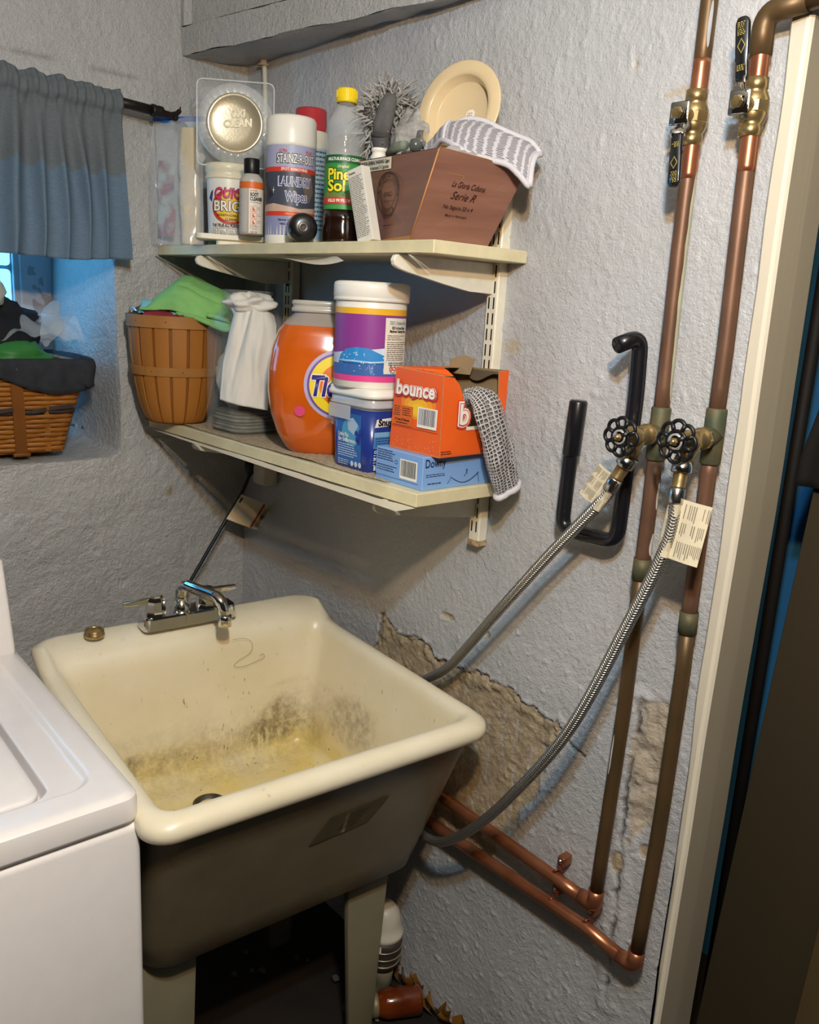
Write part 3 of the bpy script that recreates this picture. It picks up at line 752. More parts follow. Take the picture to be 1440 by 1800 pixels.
# ------------------------------------------------------------------ laundry sink
AK = -.08
ex = Vector((math.cos(AK), math.sin(AK), 0)); ey = Vector((-math.sin(AK), math.cos(AK), 0))
SQ = Vector((1.005, -.107, 0)); SC_ = SQ-ex*.31-ey*.293; SC_.z = .07
sink = thing('utility_sink', SC_, AK, 'cream freestanding laundry sink with stained basin beside the washer', 'sink')
def sink_mat():
    m = bpy.data.materials.new('sink'); m.use_nodes = True; nt = m.node_tree; N = nt.nodes; L = nt.links; b = N['Principled BSDF']
    b.inputs['Roughness'].default_value = .33
    tc = N.new('ShaderNodeTexCoord')
    def noise(s, d=6, r=.6, st=None):
        n = N.new('ShaderNodeTexNoise'); n.inputs['Scale'].default_value = s; n.inputs['Detail'].default_value = d; n.inputs['Roughness'].default_value = r
        if st:
            mp = N.new('ShaderNodeMapping'); mp.inputs['Scale'].default_value = st; L.new(tc.outputs['Object'], mp.inputs[0]); L.new(mp.outputs[0], n.inputs[0])
        else: L.new(tc.outputs['Object'], n.inputs['Vector'])
        return n.outputs['Fac']
    def ramp(f, p0, p1, c0=(0,0,0), c1=(1,1,1)):
        r = N.new('ShaderNodeValToRGB'); L.new(f, r.inputs[0]); r.color_ramp.elements[0].position = p0; r.color_ramp.elements[1].position = p1
        r.color_ramp.elements[0].color = (*c0, 1); r.color_ramp.elements[1].color = (*c1, 1); return r.outputs[0]
    def mul(a, b_):
        n = N.new('ShaderNodeMath'); n.operation = 'MULTIPLY'; n.use_clamp = True
        for i, q in enumerate((a, b_)):
            if isinstance(q, (int, float)): n.inputs[i].default_value = q
            else: L.new(q, n.inputs[i])
        return n.outputs[0]
    def mix(f, a, c):
        x = N.new('ShaderNodeMix'); x.data_type = 'RGBA'; L.new(f, x.inputs[0])
        L.new(a, x.inputs[6]) if not isinstance(a, tuple) else setattr(x.inputs[6], 'default_value', (*a, 1))
        x.inputs[7].default_value = (*c, 1); return x.outputs[2]
    base = ramp(noise(7, 3), .3, .7, srgb('ded3b6'), srgb('e8dfc8'))
    at = lambda n_: (lambda a: (setattr(a, 'attribute_name', n_), a.outputs['Fac'])[1])(N.new('ShaderNodeAttribute'))
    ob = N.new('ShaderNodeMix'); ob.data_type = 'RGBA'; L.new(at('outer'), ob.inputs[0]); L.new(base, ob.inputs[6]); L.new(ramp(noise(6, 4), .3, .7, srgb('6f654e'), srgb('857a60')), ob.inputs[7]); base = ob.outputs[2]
    x = mix(mul(at('yellow'), ramp(noise(9, 5), .15, .6)), base, srgb('e0cb84'))
    x = mix(mul(at('grime'), ramp(noise(60, 8, .7), .36, .62)), x, srgb('6e6146'))
    x = mix(mul(at('grime'), .30), x, srgb('a08c62'))
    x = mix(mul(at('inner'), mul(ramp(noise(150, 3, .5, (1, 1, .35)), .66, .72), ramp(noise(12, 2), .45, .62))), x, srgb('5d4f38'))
    x = mix(mul(at('rimw'), mul(ramp(noise(45, 6, .7), .62, .74), .45)), x, srgb('7d7052'))
    x = mix(mul(at('scrub'), ramp(noise(30, 6, .7, (1, 3, .6)), .45, .6)), x, srgb('f0e6b8'))
    L.new(x, b.inputs['Base Color'])
    bp = N.new('ShaderNodeBump'); bp.inputs['Strength'].default_value = .12; bp.inputs['Distance'].default_value = .002; L.new(noise(70), bp.inputs['Height']); L.new(bp.outputs[0], b.inputs['Normal'])
    return m
M_SINK = sink_mat()
HW, HD = .298, .318           # half width (y), half depth (x)
ZR = .79                      # rim height above the floor (local)
def sloop(fx0, fx1, y0, y1, r, z, n=7, sub=10):
    """rounded rect from x fx0..fx1, y0..y1 with subdivided sides"""
    r = min(r, (fx1-fx0)/2-.001, (y1-y0)/2-.001)
    pts = []
    for cx, cy, a0 in ((fx1-r, y1-r, 0), (fx0+r, y1-r, PI/2), (fx0+r, y0+r, PI), (fx1-r, y0+r, 1.5*PI)):
        for k in range(n+1):
            a = a0+PI/2*k/n; pts.append((cx+r*math.cos(a), cy+r*math.sin(a)))
    out = []; m = len(pts)
    for i in range(m):
        a, b = pts[i], pts[(i+1) % m]; out.append(a)
        if (i+1) % (n+1) == 0:
            for k in range(1, sub): out.append((a[0]+(b[0]-a[0])*k/sub, a[1]+(b[1]-a[1])*k/sub))
    return [(x, y, z) for x, y in out]
def lift(l, amt=.032):
    out = []
    for x, y, z in l:
        tq = min(1, max(0, (-.205-x)/.040)); s_ = tq*tq*(3-2*tq)
        out.append((x, y, z+amt*s_))
    return out
BZ = ZR-.36; FZ = ZR-.263
BOT = (-HD+.07, .170, -.253, .266)
bx0, bx1, by0, by1 = BOT
def mixl(a, b, t): return [tuple(p[i]+(q[i]-p[i])*t for i in range(3)) for p, q in zip(a, b)]
o_bot = sloop(bx0, bx1, by0, by1, .05, BZ); o_bot[:] = [(x, y, z) for x, y, z in o_bot]
o_top = sloop(-HD+.022, HD-.022, -HW+.020, HW-.020, .045, ZR-.045)
L_ = [sloop(bx0+.03, bx1-.03, by0+.03, by1-.03, .04, BZ-.002), mixl(sloop(bx0+.006, bx1-.006, by0+.006, by1-.006, .05, BZ+.002), o_bot, .3), mixl(o_bot, o_top, .03)]
L_ += [mixl(o_bot, o_top, t) for t in (.2, .4, .6, .8)]+[lift(o_top, .02)]
L_ += [lift(sloop(-HD+.012, HD-.012, -HW+.010, HW-.010, .038, ZR-.037), .028), lift(sloop(-HD+.003, HD-.003, -HW+.003, HW-.003, .040, ZR-.030)), lift(sloop(-HD, HD, -HW, HW, .042, ZR-.019)),
       lift(sloop(-HD+.003, HD-.003, -HW+.003, HW-.003, .040, ZR-.008)), lift(sloop(-HD+.012, HD-.012, -HW+.011, HW-.011, .05, ZR-.001)), lift(sloop(-HD+.022, HD-.022, -HW+.019, HW-.019, .046, ZR+.001))]
n_out = len(L_)
def inner(i0, i1, j0, j1, r, z, ledge):
    l = sloop(i0, i1, j0, j1, r, z)
    return lift(l) if ledge else l
L_ += [inner(-HD+.092, HD-.030, -HW+.028, HW-.028, .028, ZR-.000, True), inner(-HD+.101, HD-.037, -HW+.034, HW-.034, .028, ZR-.006, True), inner(-HD+.106, HD-.042, -HW+.038, HW-.038, .030, ZR-.018, True)]
i_top = inner(-HD+.108, HD-.045, -HW+.040, HW-.040, .030, ZR-.032, True); 
i_bot = inner(-HD+.128, HD-.120, -HW+.068, HW-.080, .030, FZ+.012, False)
L_ += [mixl(i_top, i_bot, t) for t in np.linspace(0, 1, 26)]
f1 = inner(-HD+.142, HD-.142, -HW+.078, HW-.093, .045, FZ+.003, False); f2 = inner(-HD+.155, HD-.155, -HW+.092, HW-.107, .04, FZ, False)
L_ += [f1, f2]
DR = (-.080, -.042)
cen = [(DR[0]+.024*math.cos(2*PI*k/len(f2)), DR[1]+.024*math.sin(2*PI*k/len(f2)), FZ-.006) for k in range(len(f2))]
# match the start angle of the loop to the drain circle
cen = []
for x, y, z in f2:
    a = math.atan2(y-DR[1], x-DR[0]); cen.append((DR[0]+.026*math.cos(a), DR[1]+.026*math.sin(a), FZ-.006))
L_ += [mixl(f2, cen, t) for t in np.linspace(.06, 1, 14)]
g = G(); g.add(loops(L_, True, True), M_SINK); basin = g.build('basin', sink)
me = basin.data; nv = len(me.vertices); co = np.empty(nv*3); me.vertices.foreach_get('co', co); co = co.reshape(-1, 3)
nl = len(L_[0]); li = np.arange(nv)//nl
x, y, z = co.T; inside = (li >= n_out+2).astype(float); hgt = np.clip((z-FZ)/(ZR-FZ), 0, 1)
nz = fbm(x, y, z, 9, 4); nz2 = fbm(x, y, z, 28, 3)
backw = ss(-HD+.24, -HD+.14, x)
yellow = inside*(ss(.40, .06, hgt+nz*.12)*.95+.12)
line_h = .52+.25*(y+.1)*0
grime = inside*(ss(.16, .0, np.abs(hgt-.17+nz*.10-.45*np.maximum(0, y-.02)))*ss(-.2, .25, nz2+.12)*ss(-.27, -.1, y)*backw*.30
      + 1.3*ss(1.05, .6, np.hypot((y+.19)/.062, (hgt-.18)/.10)+nz*.4)*backw
      + 1.0*ss(1.1, .5, np.hypot((y-.15)/.080, (hgt-.22)/.22)+nz*.6)*backw
      + .55*ss(1.1, .4, np.hypot((x+.02)/.10, (hgt-.40)/.22)+nz*.6)*(y > .14)
      + .28*ss(.62, .2, hgt+nz*.2)*backw)
scrub = inside*(.8*ss(.9, .5, np.hypot((y-.12)/.05, (hgt-.12)/.13)+nz2*.5)*backw)+inside*.5*ss(.8, .3, np.hypot((x+.16)/.05, (y-.11)/.06)+nz2*.5)*(hgt < .06)
ln = inside*ss(.012, .003, np.abs(hgt-.56-.02*nz))*ss(.0, .25, nz2+.12)*backw*.6
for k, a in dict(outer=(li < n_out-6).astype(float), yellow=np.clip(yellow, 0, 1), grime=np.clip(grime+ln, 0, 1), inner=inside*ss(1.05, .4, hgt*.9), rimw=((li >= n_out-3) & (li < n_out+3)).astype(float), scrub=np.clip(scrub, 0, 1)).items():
    at = me.attributes.new(k, 'FLOAT', 'POINT'); at.data.foreach_set('value', a.astype(np.float32))
# drain
dm = mat('6b665a', .4, .6, col2='3c3528', vs=40)
g = G(); g.add(lathe([(.031, -.001), (.031, .003), (.026, .004), (.023, -.004), (0, -.006)], 28), dm, T(DR[0], DR[1], FZ-.002))
dr = g.build('drain', sink, label='grey metal drain ring')
# legs : four tapered plates
for sx, sy in ((1, 1), (1, -1), (-1, 1), (-1, -1)):
    X_ = .128 if sx > 0 else bx0+.03
    Y_ = {(1, 1): .182, (1, -1): -.203, (-1, 1): .19, (-1, -1): -.19}[(sx, sy)]
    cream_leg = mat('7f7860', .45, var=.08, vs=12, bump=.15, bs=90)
    w0, w1 = .047, (.024 if sy > 0 else .036)
    zt_ = BZ+.006; g = G()
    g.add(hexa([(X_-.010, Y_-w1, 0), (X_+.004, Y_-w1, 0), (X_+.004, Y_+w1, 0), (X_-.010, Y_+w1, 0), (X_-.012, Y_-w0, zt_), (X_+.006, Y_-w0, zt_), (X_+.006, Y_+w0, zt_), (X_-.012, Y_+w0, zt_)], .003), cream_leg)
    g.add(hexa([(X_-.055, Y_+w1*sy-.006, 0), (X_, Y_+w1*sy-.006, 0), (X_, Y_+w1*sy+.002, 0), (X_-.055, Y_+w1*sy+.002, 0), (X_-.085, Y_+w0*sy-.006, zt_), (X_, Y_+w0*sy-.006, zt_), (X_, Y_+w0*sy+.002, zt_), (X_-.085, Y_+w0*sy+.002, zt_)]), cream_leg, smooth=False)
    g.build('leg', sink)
# faded sticker on the sloping front
fa = Vector((bx1, 0, BZ)); fb = Vector((HD-.022, 0, ZR-.045)); vd = (fb-fa).normalized()
sfz = plane(fa+Vector((.001, 0, 0)), (0, 1, 0), vd)
stk = mat('4e4530', .6, col2='5c523a', vs=30)
g = G(); g.add(p_poly(sfz, [(-.022, .212), (.004, .272), (.114, .276), (.086, .220), (.04, .216)], .0008), stk)
for k in range(4): g.add(p_text(sfz, ('WARRANTY CARD', 'KEEP FOR RECORDS', 'CALL FOR SERVICE', 'MODEL')[k], 0.048+.009*k-.01, .246, .007, .0014, fit=.045, rot=1.05), ink('2e281c'))
g.build('sticker', sink, label='faded brown torn sticker')
# ------------------------------------------------------------------ faucet (sits on the ledge)
FA = SC_+ex*(-HD+.052)+ey*(.0225); FA.z = .07+ZR+.033
F0 = (FA-SC_); 
faucet = thing('faucet', (.4085, -.3735, .8935), AK, 'chrome two handle faucet on the back ledge of the sink', 'faucet')
g = G(); l0 = [(x, y+.012) for x, y in rrect(.052, .188, .014, 5)]
g.add(loops([[(x*1.06, y*1.02, 0) for x, y in l0], [(x*1.06, y*1.02, .002) for x, y in l0], [(x, y, .022) for x, y in l0], [(x*.94, y*.98, .026) for x, y in l0]]), chrome, smooth=False)
g.add(lathe([(.017, .0), (.017, .010), (.013, .014), (.012, .024), (0, .024)], 24), chrome, T(-.002, 0, .024))
g.add(box(.021, .0275, -.002, .002, .001, .025), chrome, smooth=False)
g.build('base', faucet)
for sy in (-1, 1):
    h = G(); h.add(lathe([(.0205, 0), (.0205, .004), (.019, .006), (.0175, .026), (.0150, .034), (.012, .037), (0, .0375)], 8), chrome, T(-.002, .052*sy, .026) @ RZ(.3), smooth=False)
    ho = h.build('handle', faucet)
    le = G(); le.add(hexa([(-.010, .052*sy+.010*sy, .046), (.002, .052*sy+.010*sy, .046), (.0025, .052*sy+.062*sy, .050), (-.0085, .052*sy+.062*sy, .050), (-.010, .052*sy+.008*sy, .060), (.003, .052*sy+.008*sy, .060), (.0025, .052*sy+.063*sy, .058), (-.0085, .052*sy+.063*sy, .058)], .0012), chrome)
    le.build('lever', ho)
g = G(); sp = fillet([(-.002, 0, .040), (-.002, 0, .078), (.104, .036, .074), (.113, .040, .036)], .022, 8)
g.add(tube(sp, [.0125]*4+[.0115]*(len(sp)-8)+[.0105]*4, 18), chrome)
g.add(tube([(.1124, .0398, .044), (.1125, .0398, .043), (.1129, .0400, .023), (.1130, .040, .022)], [.0105, .0128, .0128, .011], 18), chrome)
g.add(lathe([(.0118, 0), (.0132, .003), (.0132, .009), (.0118, .011)], 24), chrome, T(-.002, 0, .044))
g.build('spout', faucet)
# brass ring left on the ledge
g = G(); g.add(lathe([(.0152, 0), (.0178, 0), (.0185, .002), (.0185, .0055), (.0176, .0065), (.0176, .0125), (.0168, .0135), (.0156, .0135), (.0152, .011), (.0152, 0)], 28), brass)
tag(g.build('brass_fitting', loc=(.391, -.541, .8935)), 'small brass ring fitting lying on the left of the sink ledge', 'fitting')
# thin hair on the back wall of the basin
g = G(); hp = [sinkp for sinkp in []]
def sw(px_y, hz):  # point on the inner back wall of the basin
    q = (hz-(ZR-.045))/((FZ+.012)-(ZR-.045)); xx = (-HD+.116)+((-HD+.135)-(-HD+.116))*q
    return SC_+ex*(xx+.0022)+ey*px_y+Vector((0, 0, hz))
hp = [sw(*q) for q in ((.060,.790),(.085,.788),(.102,.776),(.098,.756),(.070,.744),(.062,.734),(.085,.730),(.115,.736),(.128,.740),(.126,.748),(.118,.745))]
g.add(tube(hp, .00032, 5, smooth=8), mat('4a3a28', .6)); tag(g.build('hair_strand'), 'long dark hair stuck to the back of the sink basin', 'hair')
# ------------------------------------------------------------------ washing machine
AW = -.020
wm = thing('washing_machine', (.918, -.683, .07), AW, 'white top loading washing machine beside the laundry sink', 'washer')
enam = mat('e9e4e2', .28, var=.02, coat=.3)
WWD, WDP, TOPZ = .685, .66, .776   # width, depth, cabinet top (local)
g = G(); g.add(box(-WDP, 0, -WWD, 0, .015, TOPZ, .010, 4), enam); g.build('cabinet', wm)
g = G(); g.add(box(-WDP+.01, -.012, -WWD+.01, -.012, TOPZ-.002, TOPZ+.006), mat('2a2725', .7), smooth=False); g.build('gap_seal', wm)
def deck(u, v):
    x = -WDP+WDP*u; y = -WWD+WWD*v
    z = .820
    # recess with rounded corners
    rx0, rx1, ry0, ry1, r = -.53, -.052, -WWD+.045, -.039, .035
    qx = max(rx0+r-x, x-(rx1-r), 0); qy = max(ry0+r-y, y-(ry1-r), 0)
    if qx > 0 and qy > 0: d = r-math.hypot(qx, qy)
    else: d = min(x-rx0, rx1-x, y-ry0, ry1-y)
    tq = min(1, max(0, (d+.002)/.012)); z -= .0075*tq*tq*(3-2*tq)
    # lid opening
    lx0, lx1, ly0, ly1, r = -.50, -.066, -WWD+.092, -.092, .03
    qx = max(lx0+r-x, x-(lx1-r), 0); qy = max(ly0+r-y, y-(ly1-r), 0)
    if qx > 0 and qy > 0: d = r-math.hypot(qx, qy)
    else: d = min(x-lx0, lx1-x, y-ly0, ly1-y)
    tq = min(1, max(0, (d+.001)/.006)); z -= .022*tq*tq*(3-2*tq)
    e = min(-x, -y, x+WDP, y+WWD); e = max(0, .014-e); z -= e*e/.028*1.0
    rc = .022; dx, dy = x+rc, y+rc
    if dx > 0 and dy > 0:
        m_ = max(dx, dy); h_ = math.hypot(dx, dy)
        x, y = -rc+dx*m_/h_, -rc+dy*m_/h_
    return (x, y, z)
us = sorted(set(list(np.linspace(0, 1, 90))+[1-q for q in (.003, .006, .009, .0125, .016)]+list(np.linspace(.88, .94, 24))))
vs_ = sorted(set(list(np.linspace(0, 1, 90))+[1-q for q in (.003, .006, .009, .0125, .016)]+list(np.linspace(.82, .96, 60))))
V = [deck(a, b) for b in vs_ for a in us]; nu = len(us)
F_ = [(j*nu+i, j*nu+i+1, (j+1)*nu+i+1, (j+1)*nu+i) for j in range(len(vs_)-1) for i in range(nu-1)]
g = G(); g.add((V, F_), enam)
ou = rrect(WDP, WWD, .022, 6)
g.add(loops([[(x-WDP/2, y-WWD/2, z) for x, y in [(a*k, b*k) for a, b in ou]] for z, k in ((TOPZ+.005, .985), (TOPZ+.004, 1.0), (TOPZ+.009, 1.003), (.806, 1.003), (.8145, .9995))], True, False), enam)
g.build('top_deck', wm)
l0 = rrect(.424, WWD-.202, .024, 6)
g = G(); g.add(loops([[(x*k-.285, y*k-WWD/2, z) for x, y in l0] for z, k in ((.792, .99), (.806, 1), (.8105, .997), (.8125, .985))]), enam); g.build('lid', wm)
g = G(); g.add(hexa([(-WDP+.02, -WWD+.01, .816), (-.532, -WWD+.01, .816), (-.532, -.004, .816), (-WDP+.02, -.004, .816), (-WDP+.02, -WWD+.01, .98), (-.585, -WWD+.01, .98), (-.585, -.004, .98), (-WDP+.02, -.004, .98)], .008, 3), enam); g.build('control_console', wm)
for sx in (-.06, -WDP+.06):
    for sy in (-.06, -WWD+.06): G().add(lathe([(.02, 0), (.02, .012), (.008, .014), (.008, .02), (0, .02)], 14), black_pl, T(sx, sy, 0)).build('foot', wm)
# ------------------------------------------------------------------ conduit, outlet, cord
g = G(); cw = mat('cfc7b4', .5, var=.05)
g.add(tube([(.094, -.016, 2.12), (.095, -.016, 2.06), (.1, -.014, 1.97), (.115, -.014, 1.7), (.14, -.014, 1.24)], .0055, 10, smooth=4), cw)
g.add(lathe([(.012, 0), (.012, .004), (.007, .006), (.007, .012)], 14), cw, T(.095, -.016, 2.018))
tag(g.build('cable_conduit'), 'thin cream cable dropping from the beam behind the upper shelf', 'cable')
ot = thing('outlet_box', (.14, -.002, 1.085), 0, 'cream surface outlet box under the left end of the lower shelf', 'outlet')
g = G(); g.add(box(-.026, .026, -.040, 0, .0, .135, .006, 3), cw)
for k in range(3): g.add(box(-.0265, .0265, -.0405, -.001, .006+.006*k, .008+.006*k), cw, smooth=False)
g.build('housing', ot)
cd = thing('power_cord', (.105, -.042, 1.112), 0, 'black cord plugged in under the lower shelf and hanging behind the faucet', 'cord'); o = Vector(cd.location)
g = G(); g.add(tube([(.0, 0, .030), (0, 0, .028), (-.001, 0, .0), (-.003, -.002, -.012)], [.009, .0135, .0125, .006], 12), black_pl); g.build('plug', cd)
cp = [(.102,-.044,1.100), (.100,-.062,1.06), (.099,-.102,1.001), (.099,-.185,.878), (.101,-.262,.765), (.10,-.33,.66)]
G().add(tube([p-o for p in spline(cp, 8)], .0042, 10), black_pl).build('cable', cd)
g = G(); ct = Vector((.0985,-.104,1.000)); cu = (Vector((.100,-.062,1.06))-ct); 
def tagf(u, v): 
    a = ct+cu*v*.95; w = Vector((.012, .078, -.035))
    return tuple(a+w*u+Vector((.010, -.002, 0))*math.sin(u*2.6)-o+Vector((.006, -.003, 0)))
g.add(grid(tagf, 12, 8), paper)
sfT = lambda u, v, off: tuple(Vector(tagf(u, v))+Vector((.0012+off, -.0012-off, 0)))
def q4(u0, u1, v0, v1): return grid(lambda a, b: sfT(u0+(u1-u0)*a, v0+(v1-v0)*b, 0), 5, 5)
g.add(q4(.70, .78, .03, .97), ink('9a4a22')); g.add(q4(.05, .10, .70, .9), ink('2a2622'))
for k in range(5): g.add(q4(.82+.03*k, .835+.03*k, .1, .9-.1*(k % 2)), ink('6c655a'))
g.add(q4(.84, .93, .42, .58), ink('1c1a18'))
g.build('warning_tag', cd, label='cream warning tag with a brown stripe')

# ================================================================== things on the shelves
def face(x, y, extra=0.0): return math.atan2(CAMP.y-y, CAMP.x-x)+extra
clear = mat('eef2f2', .08, var=0, alpha=.20, spec=.8, coat=.6)
film = mat('e8eef2', .14, var=.05, alpha=.30, spec=.7, coat=.5)
glassm = mat('d5dcd6', .05, var=0, alpha=.13, spec=.9, coat=.8)
K = ink('1b1a1c'); Wt = ink('f1ede4'); red_ = ink('c8392c')
def canister(name, x, y, z, prof, m, label, cat, extra=0.0, group=None, n=40, part='body'):
    t = thing(name, (x, y, z), face(x, y, extra), label, cat, group)
    G().add(lathe(prof, n), m).build(part, t)
    return t
# --- zip bag with a rolled cream cloth at the left end
t = thing('zip_bag', (.058, -.200, ZU), math.atan2(.068, .098)-PI/2+PI/2, 'clear zip bag with blue slider at the left end of the upper shelf', 'bag')
g = G(); HB = .262; WB = .058
def bagf(sgn):
    def f(u, v):
        x = -WB+2*WB*u; z = .002+HB*v; th = .026*math.sin(PI*min(1, max(0, u)))**.6*(1-v**3)+.0015
        w = .004*n1(u*5, v*7, sgn*3, 1, 3)
        lean = -.012*(1-v)*(1-u)
        return (x+lean-.010*math.sin(PI*v)*(1-u), sgn*th+w, z)
    return f
g.add(grid(bagf(-1), 20, 34), film); g.add(grid(bagf(1), 20, 34, flip=True), film); g.build('film', t)
G().add(tube([bagf(1)(0, v/20) for v in range(21)]+[bagf(1)(u/10, 0) for u in range(1, 11)], .0009, 5), mat('eef2f4', .15, var=0, alpha=.65)).build('seam', t)
g = G(); zb_ = mat('2456b0', .35, var=.05)
g.add(box(-WB-.002, WB, -.003, .003, HB-.006, HB+.003, .001), zb_, smooth=False); zo = g.build('zip_strip', t, label='blue zip strip')
G().add(box(-.040, -.020, -.006, .006, HB-.010, HB+.008, .003), mat('1f6fd0', .3, var=.05)).build('slider', t)
g = G()
def roll(u, v):
    a = 2*PI*u; r = (.024+.003*n1(math.cos(a)*2, math.sin(a)*2, v*5, 1, 3)+.002*math.sin(a*3+v*4))*(.80+.20*math.sin(PI*min(1, .08+v*.9))**.35)
    r *= 1-.10*math.exp(-((v-.56)/.04)**2)
    return (.026+r*math.cos(a)*.92, r*math.sin(a)*.8, .006+.235*v)
g.add(grid(roll, 30, 40, wu=True), mat('d6c4a4', .75, var=.1, vs=25, bump=.5, bs=60, stretch=(1, 1, .3)))
g.add(lathe([(0, .006), (.02, .006)], 20, 1, .8), mat('d6c4a4', .75), T(.026, 0, 0)); g.add(lathe([(.019, .2405), (0, .243)], 20, 1, .8), mat('d6c4a4', .75), T(.026, 0, 0))
tag(g.build('rolled_cloth', loc=t.location, rot=(0, 0, t.rotation_euler[2])), 'cream cloth rolled up inside the clear zip bag', 'cloth')
g = G(); g.add(grid(lambda u, v: (-.045+.040*u, -.010+.004*n1(u*4, v*6, 2), .02+.155*v), 8, 16), mat('8f4c58', .5, col2='a8b8b8', vs=22, thr=(.45, .6)))
g.build('printed_panel', t, label='faded maroon print')
# --- teal carton behind
t = thing('teal_carton', (.098, -.128, ZU), face(.098, -.128), 'narrow teal carton with a pink dot between zip bag and white tub', 'carton')
G().add(box(-.018, .018, -.02, .02, 0, .148, .002), mat('3f8f8a', .5, col2='79b8ac', vs=14)).build('carton', t)
sf = plane((.0185, 0, 0), (0, 1, 0), (0, 0, 1)); g = G(); g.add(p_disc(sf, -.004, .085, .008, .010), ink('c23a6a')); g.add(p_rect(sf, -.018, .018, .128, .147), ink('4a4052')); g.build('print', t)
# --- white plastic tray
tr = thing('plastic_tray', (.252, -.176, ZU), face(.25, -.176), 'cream plastic tray lid under the white tub and boot cleaner', 'tray')
g = G(); l0 = rrect(.085, .150, .012, 5)
g.add(loops([[(x*k, y*k, z) for x, y in l0] for z, k in ((.009, .94), (.0105, 1), (.0185, 1), (.020, .985))]), mat('e3dcc8', .4, var=.04), smooth=False)
g.add(loops([[(x*.80-.0, y*.62+.012, z) for x, y in l0] for z in (0, .0092)]), mat('e3dcc8', .4, var=.04), smooth=False); g.build('tray', tr)
# --- Quick Bright tub
qx, qy = .196, -.158
t = canister('cleaner_tub', qx, qy, ZU+.020, [(0, 0), (.038, 0), (.040, .003), (.0435, .118), (.0435, .120), (0, .120)], white_pl, 'white tub of cleaner with pink and yellow print on the cream tray', 'tub', -.10)
G().add(lathe([(.043, .112), (.0465, .113), (.0465, .117), (.045, .119), (.045, .127), (.0468, .129), (.0468, .140), (.045, .143), (0, .143)], 40), mat('e4ddc4', .35, var=.04)).build('lid', t)
sf = cyl(.0428); g = G()
g.add(p_disc(sf, .010, .058, .040, .034, .0006, 40), ink('c23a34')); g.add(p_disc(sf, .012, .058, .034, .029, .0009, 40), ink('f0c23c'))
g.add(p_poly(sf, [(-.040, .074), (-.034, .086), (-.028, .090), (-.031, .066)], .0008), ink('3a3560'))
g.add(p_text(sf, 'QUICK', .013, .083, .028, .0016, .05, .25, fit=.074), ink('2a2033')); g.add(p_text(sf, 'QUICK', .013, .083, .028, .0020, .02, .25, fit=.071), ink('d63a74'))
g.add(p_text(sf, 'BRIGHT', .020, .058, .028, .0016, .06, 0, fit=.092), ink('241a26')); g.add(p_text(sf, 'BRIGHT', .020, .058, .028, .0021, .02, 0, fit=.088), Wt)
g.add(p_text(sf, 'BIODEGRADABLE', .004, .041, .006, .0014, .02, fit=.042), K); g.add(p_text(sf, 'CLEANER', .012, .033, .007, .0014, .03, fit=.026), K)
g.add(p_text(sf, 'THE TRUE ALL PURPOSE', .002, .021, .008, .0012, .03, .2, fit=.062), ink('3a2440'))
for k in range(3):
    u = -.024+.018*k; g.add(p_rect(sf, u-.0075, u+.0075, .004, .015, .0006), K); g.add(p_rect(sf, u-.0068, u+.0068, .0047, .0143, .0010), Wt); g.add(p_lines(sf, u-.005, u+.005, .012, 3, .0025, .0014, .0014, .1), K)
g.build('label_print', t)
# --- boot cleaner bottle
t = canister('boot_cleaner_bottle', .338, -.186, ZU+.020, [(0, 0), (.0205, 0), (.0225, .002), (.0225, .098), (.0215, .104), (.015, .111), (.013, .114), (0, .114)], mat('b9b4ac', .25, var=.05), 'grey boot cleaner bottle with black cap and orange band', 'bottle', -.05)
G().add(lathe([(.0145, .112), (.0150, .113), (.0150, .138), (.0140, .140), (0, .140)], 30), black_pl).build('cap', t)
sf = cyl(.0226); g = G()
g.add(p_rect(sf, -.034, .034, .084, .0965, .0004), ink('d86a28')); g.add(p_rect(sf, -.0035, .034, .002, .084, .0005), ink('ded8ce')); g.add(p_rect(sf, -.034, -.0065, .004, .084, .0005), ink('bdb8b0'))
g.add(p_text(sf, 'REVIVEX', .006, .080, .004, .0009, .02, fit=.014), ink('b5552a'))
g.add(p_text(sf, 'BOOT', .007, .073, .009, .0010, .05, fit=.016), K); g.add(p_text(sf, 'CLEANER', .0115, .065, .009, .0010, .05, fit=.026), K); g.add(p_rect(sf, -.001, .022, .0585, .0591, .0010), K)
for k in range(3):
    v = .047-.0125*k; g.add(p_rect(sf, .000, .011, v-.0052, v+.0052, .0010), ink('c8501e')); g.add(p_rect(sf, .0007, .0103, v-.0045, v+.0045, .0013), ink('ecd8c4'))
    g.add(p_poly(sf, [(.003, v-.003), (.008, v-.003), (.008, v-.001), (.0055, v), (.0055, v+.003), (.003, v+.003)], .0017), ink('c8501e')); g.add(p_lines(sf, .013, .021, v+.003, 2, .003, .0008, .001), K)
g.add(p_lines(sf, -.001, .016, .0155, 3, .0028, .0010, .001), ink('6a625c')); g.add(p_text(sf, 'SIZE 125', .006, .004, .005, .001, .03, fit=.013), ink('b04030'))
for k in range(7): g.add(p_rect(sf, -.026, -.020-.004*(k % 2), .02+.008*k, .0205+.008*k, .001), K)
g.build('label_print', t)
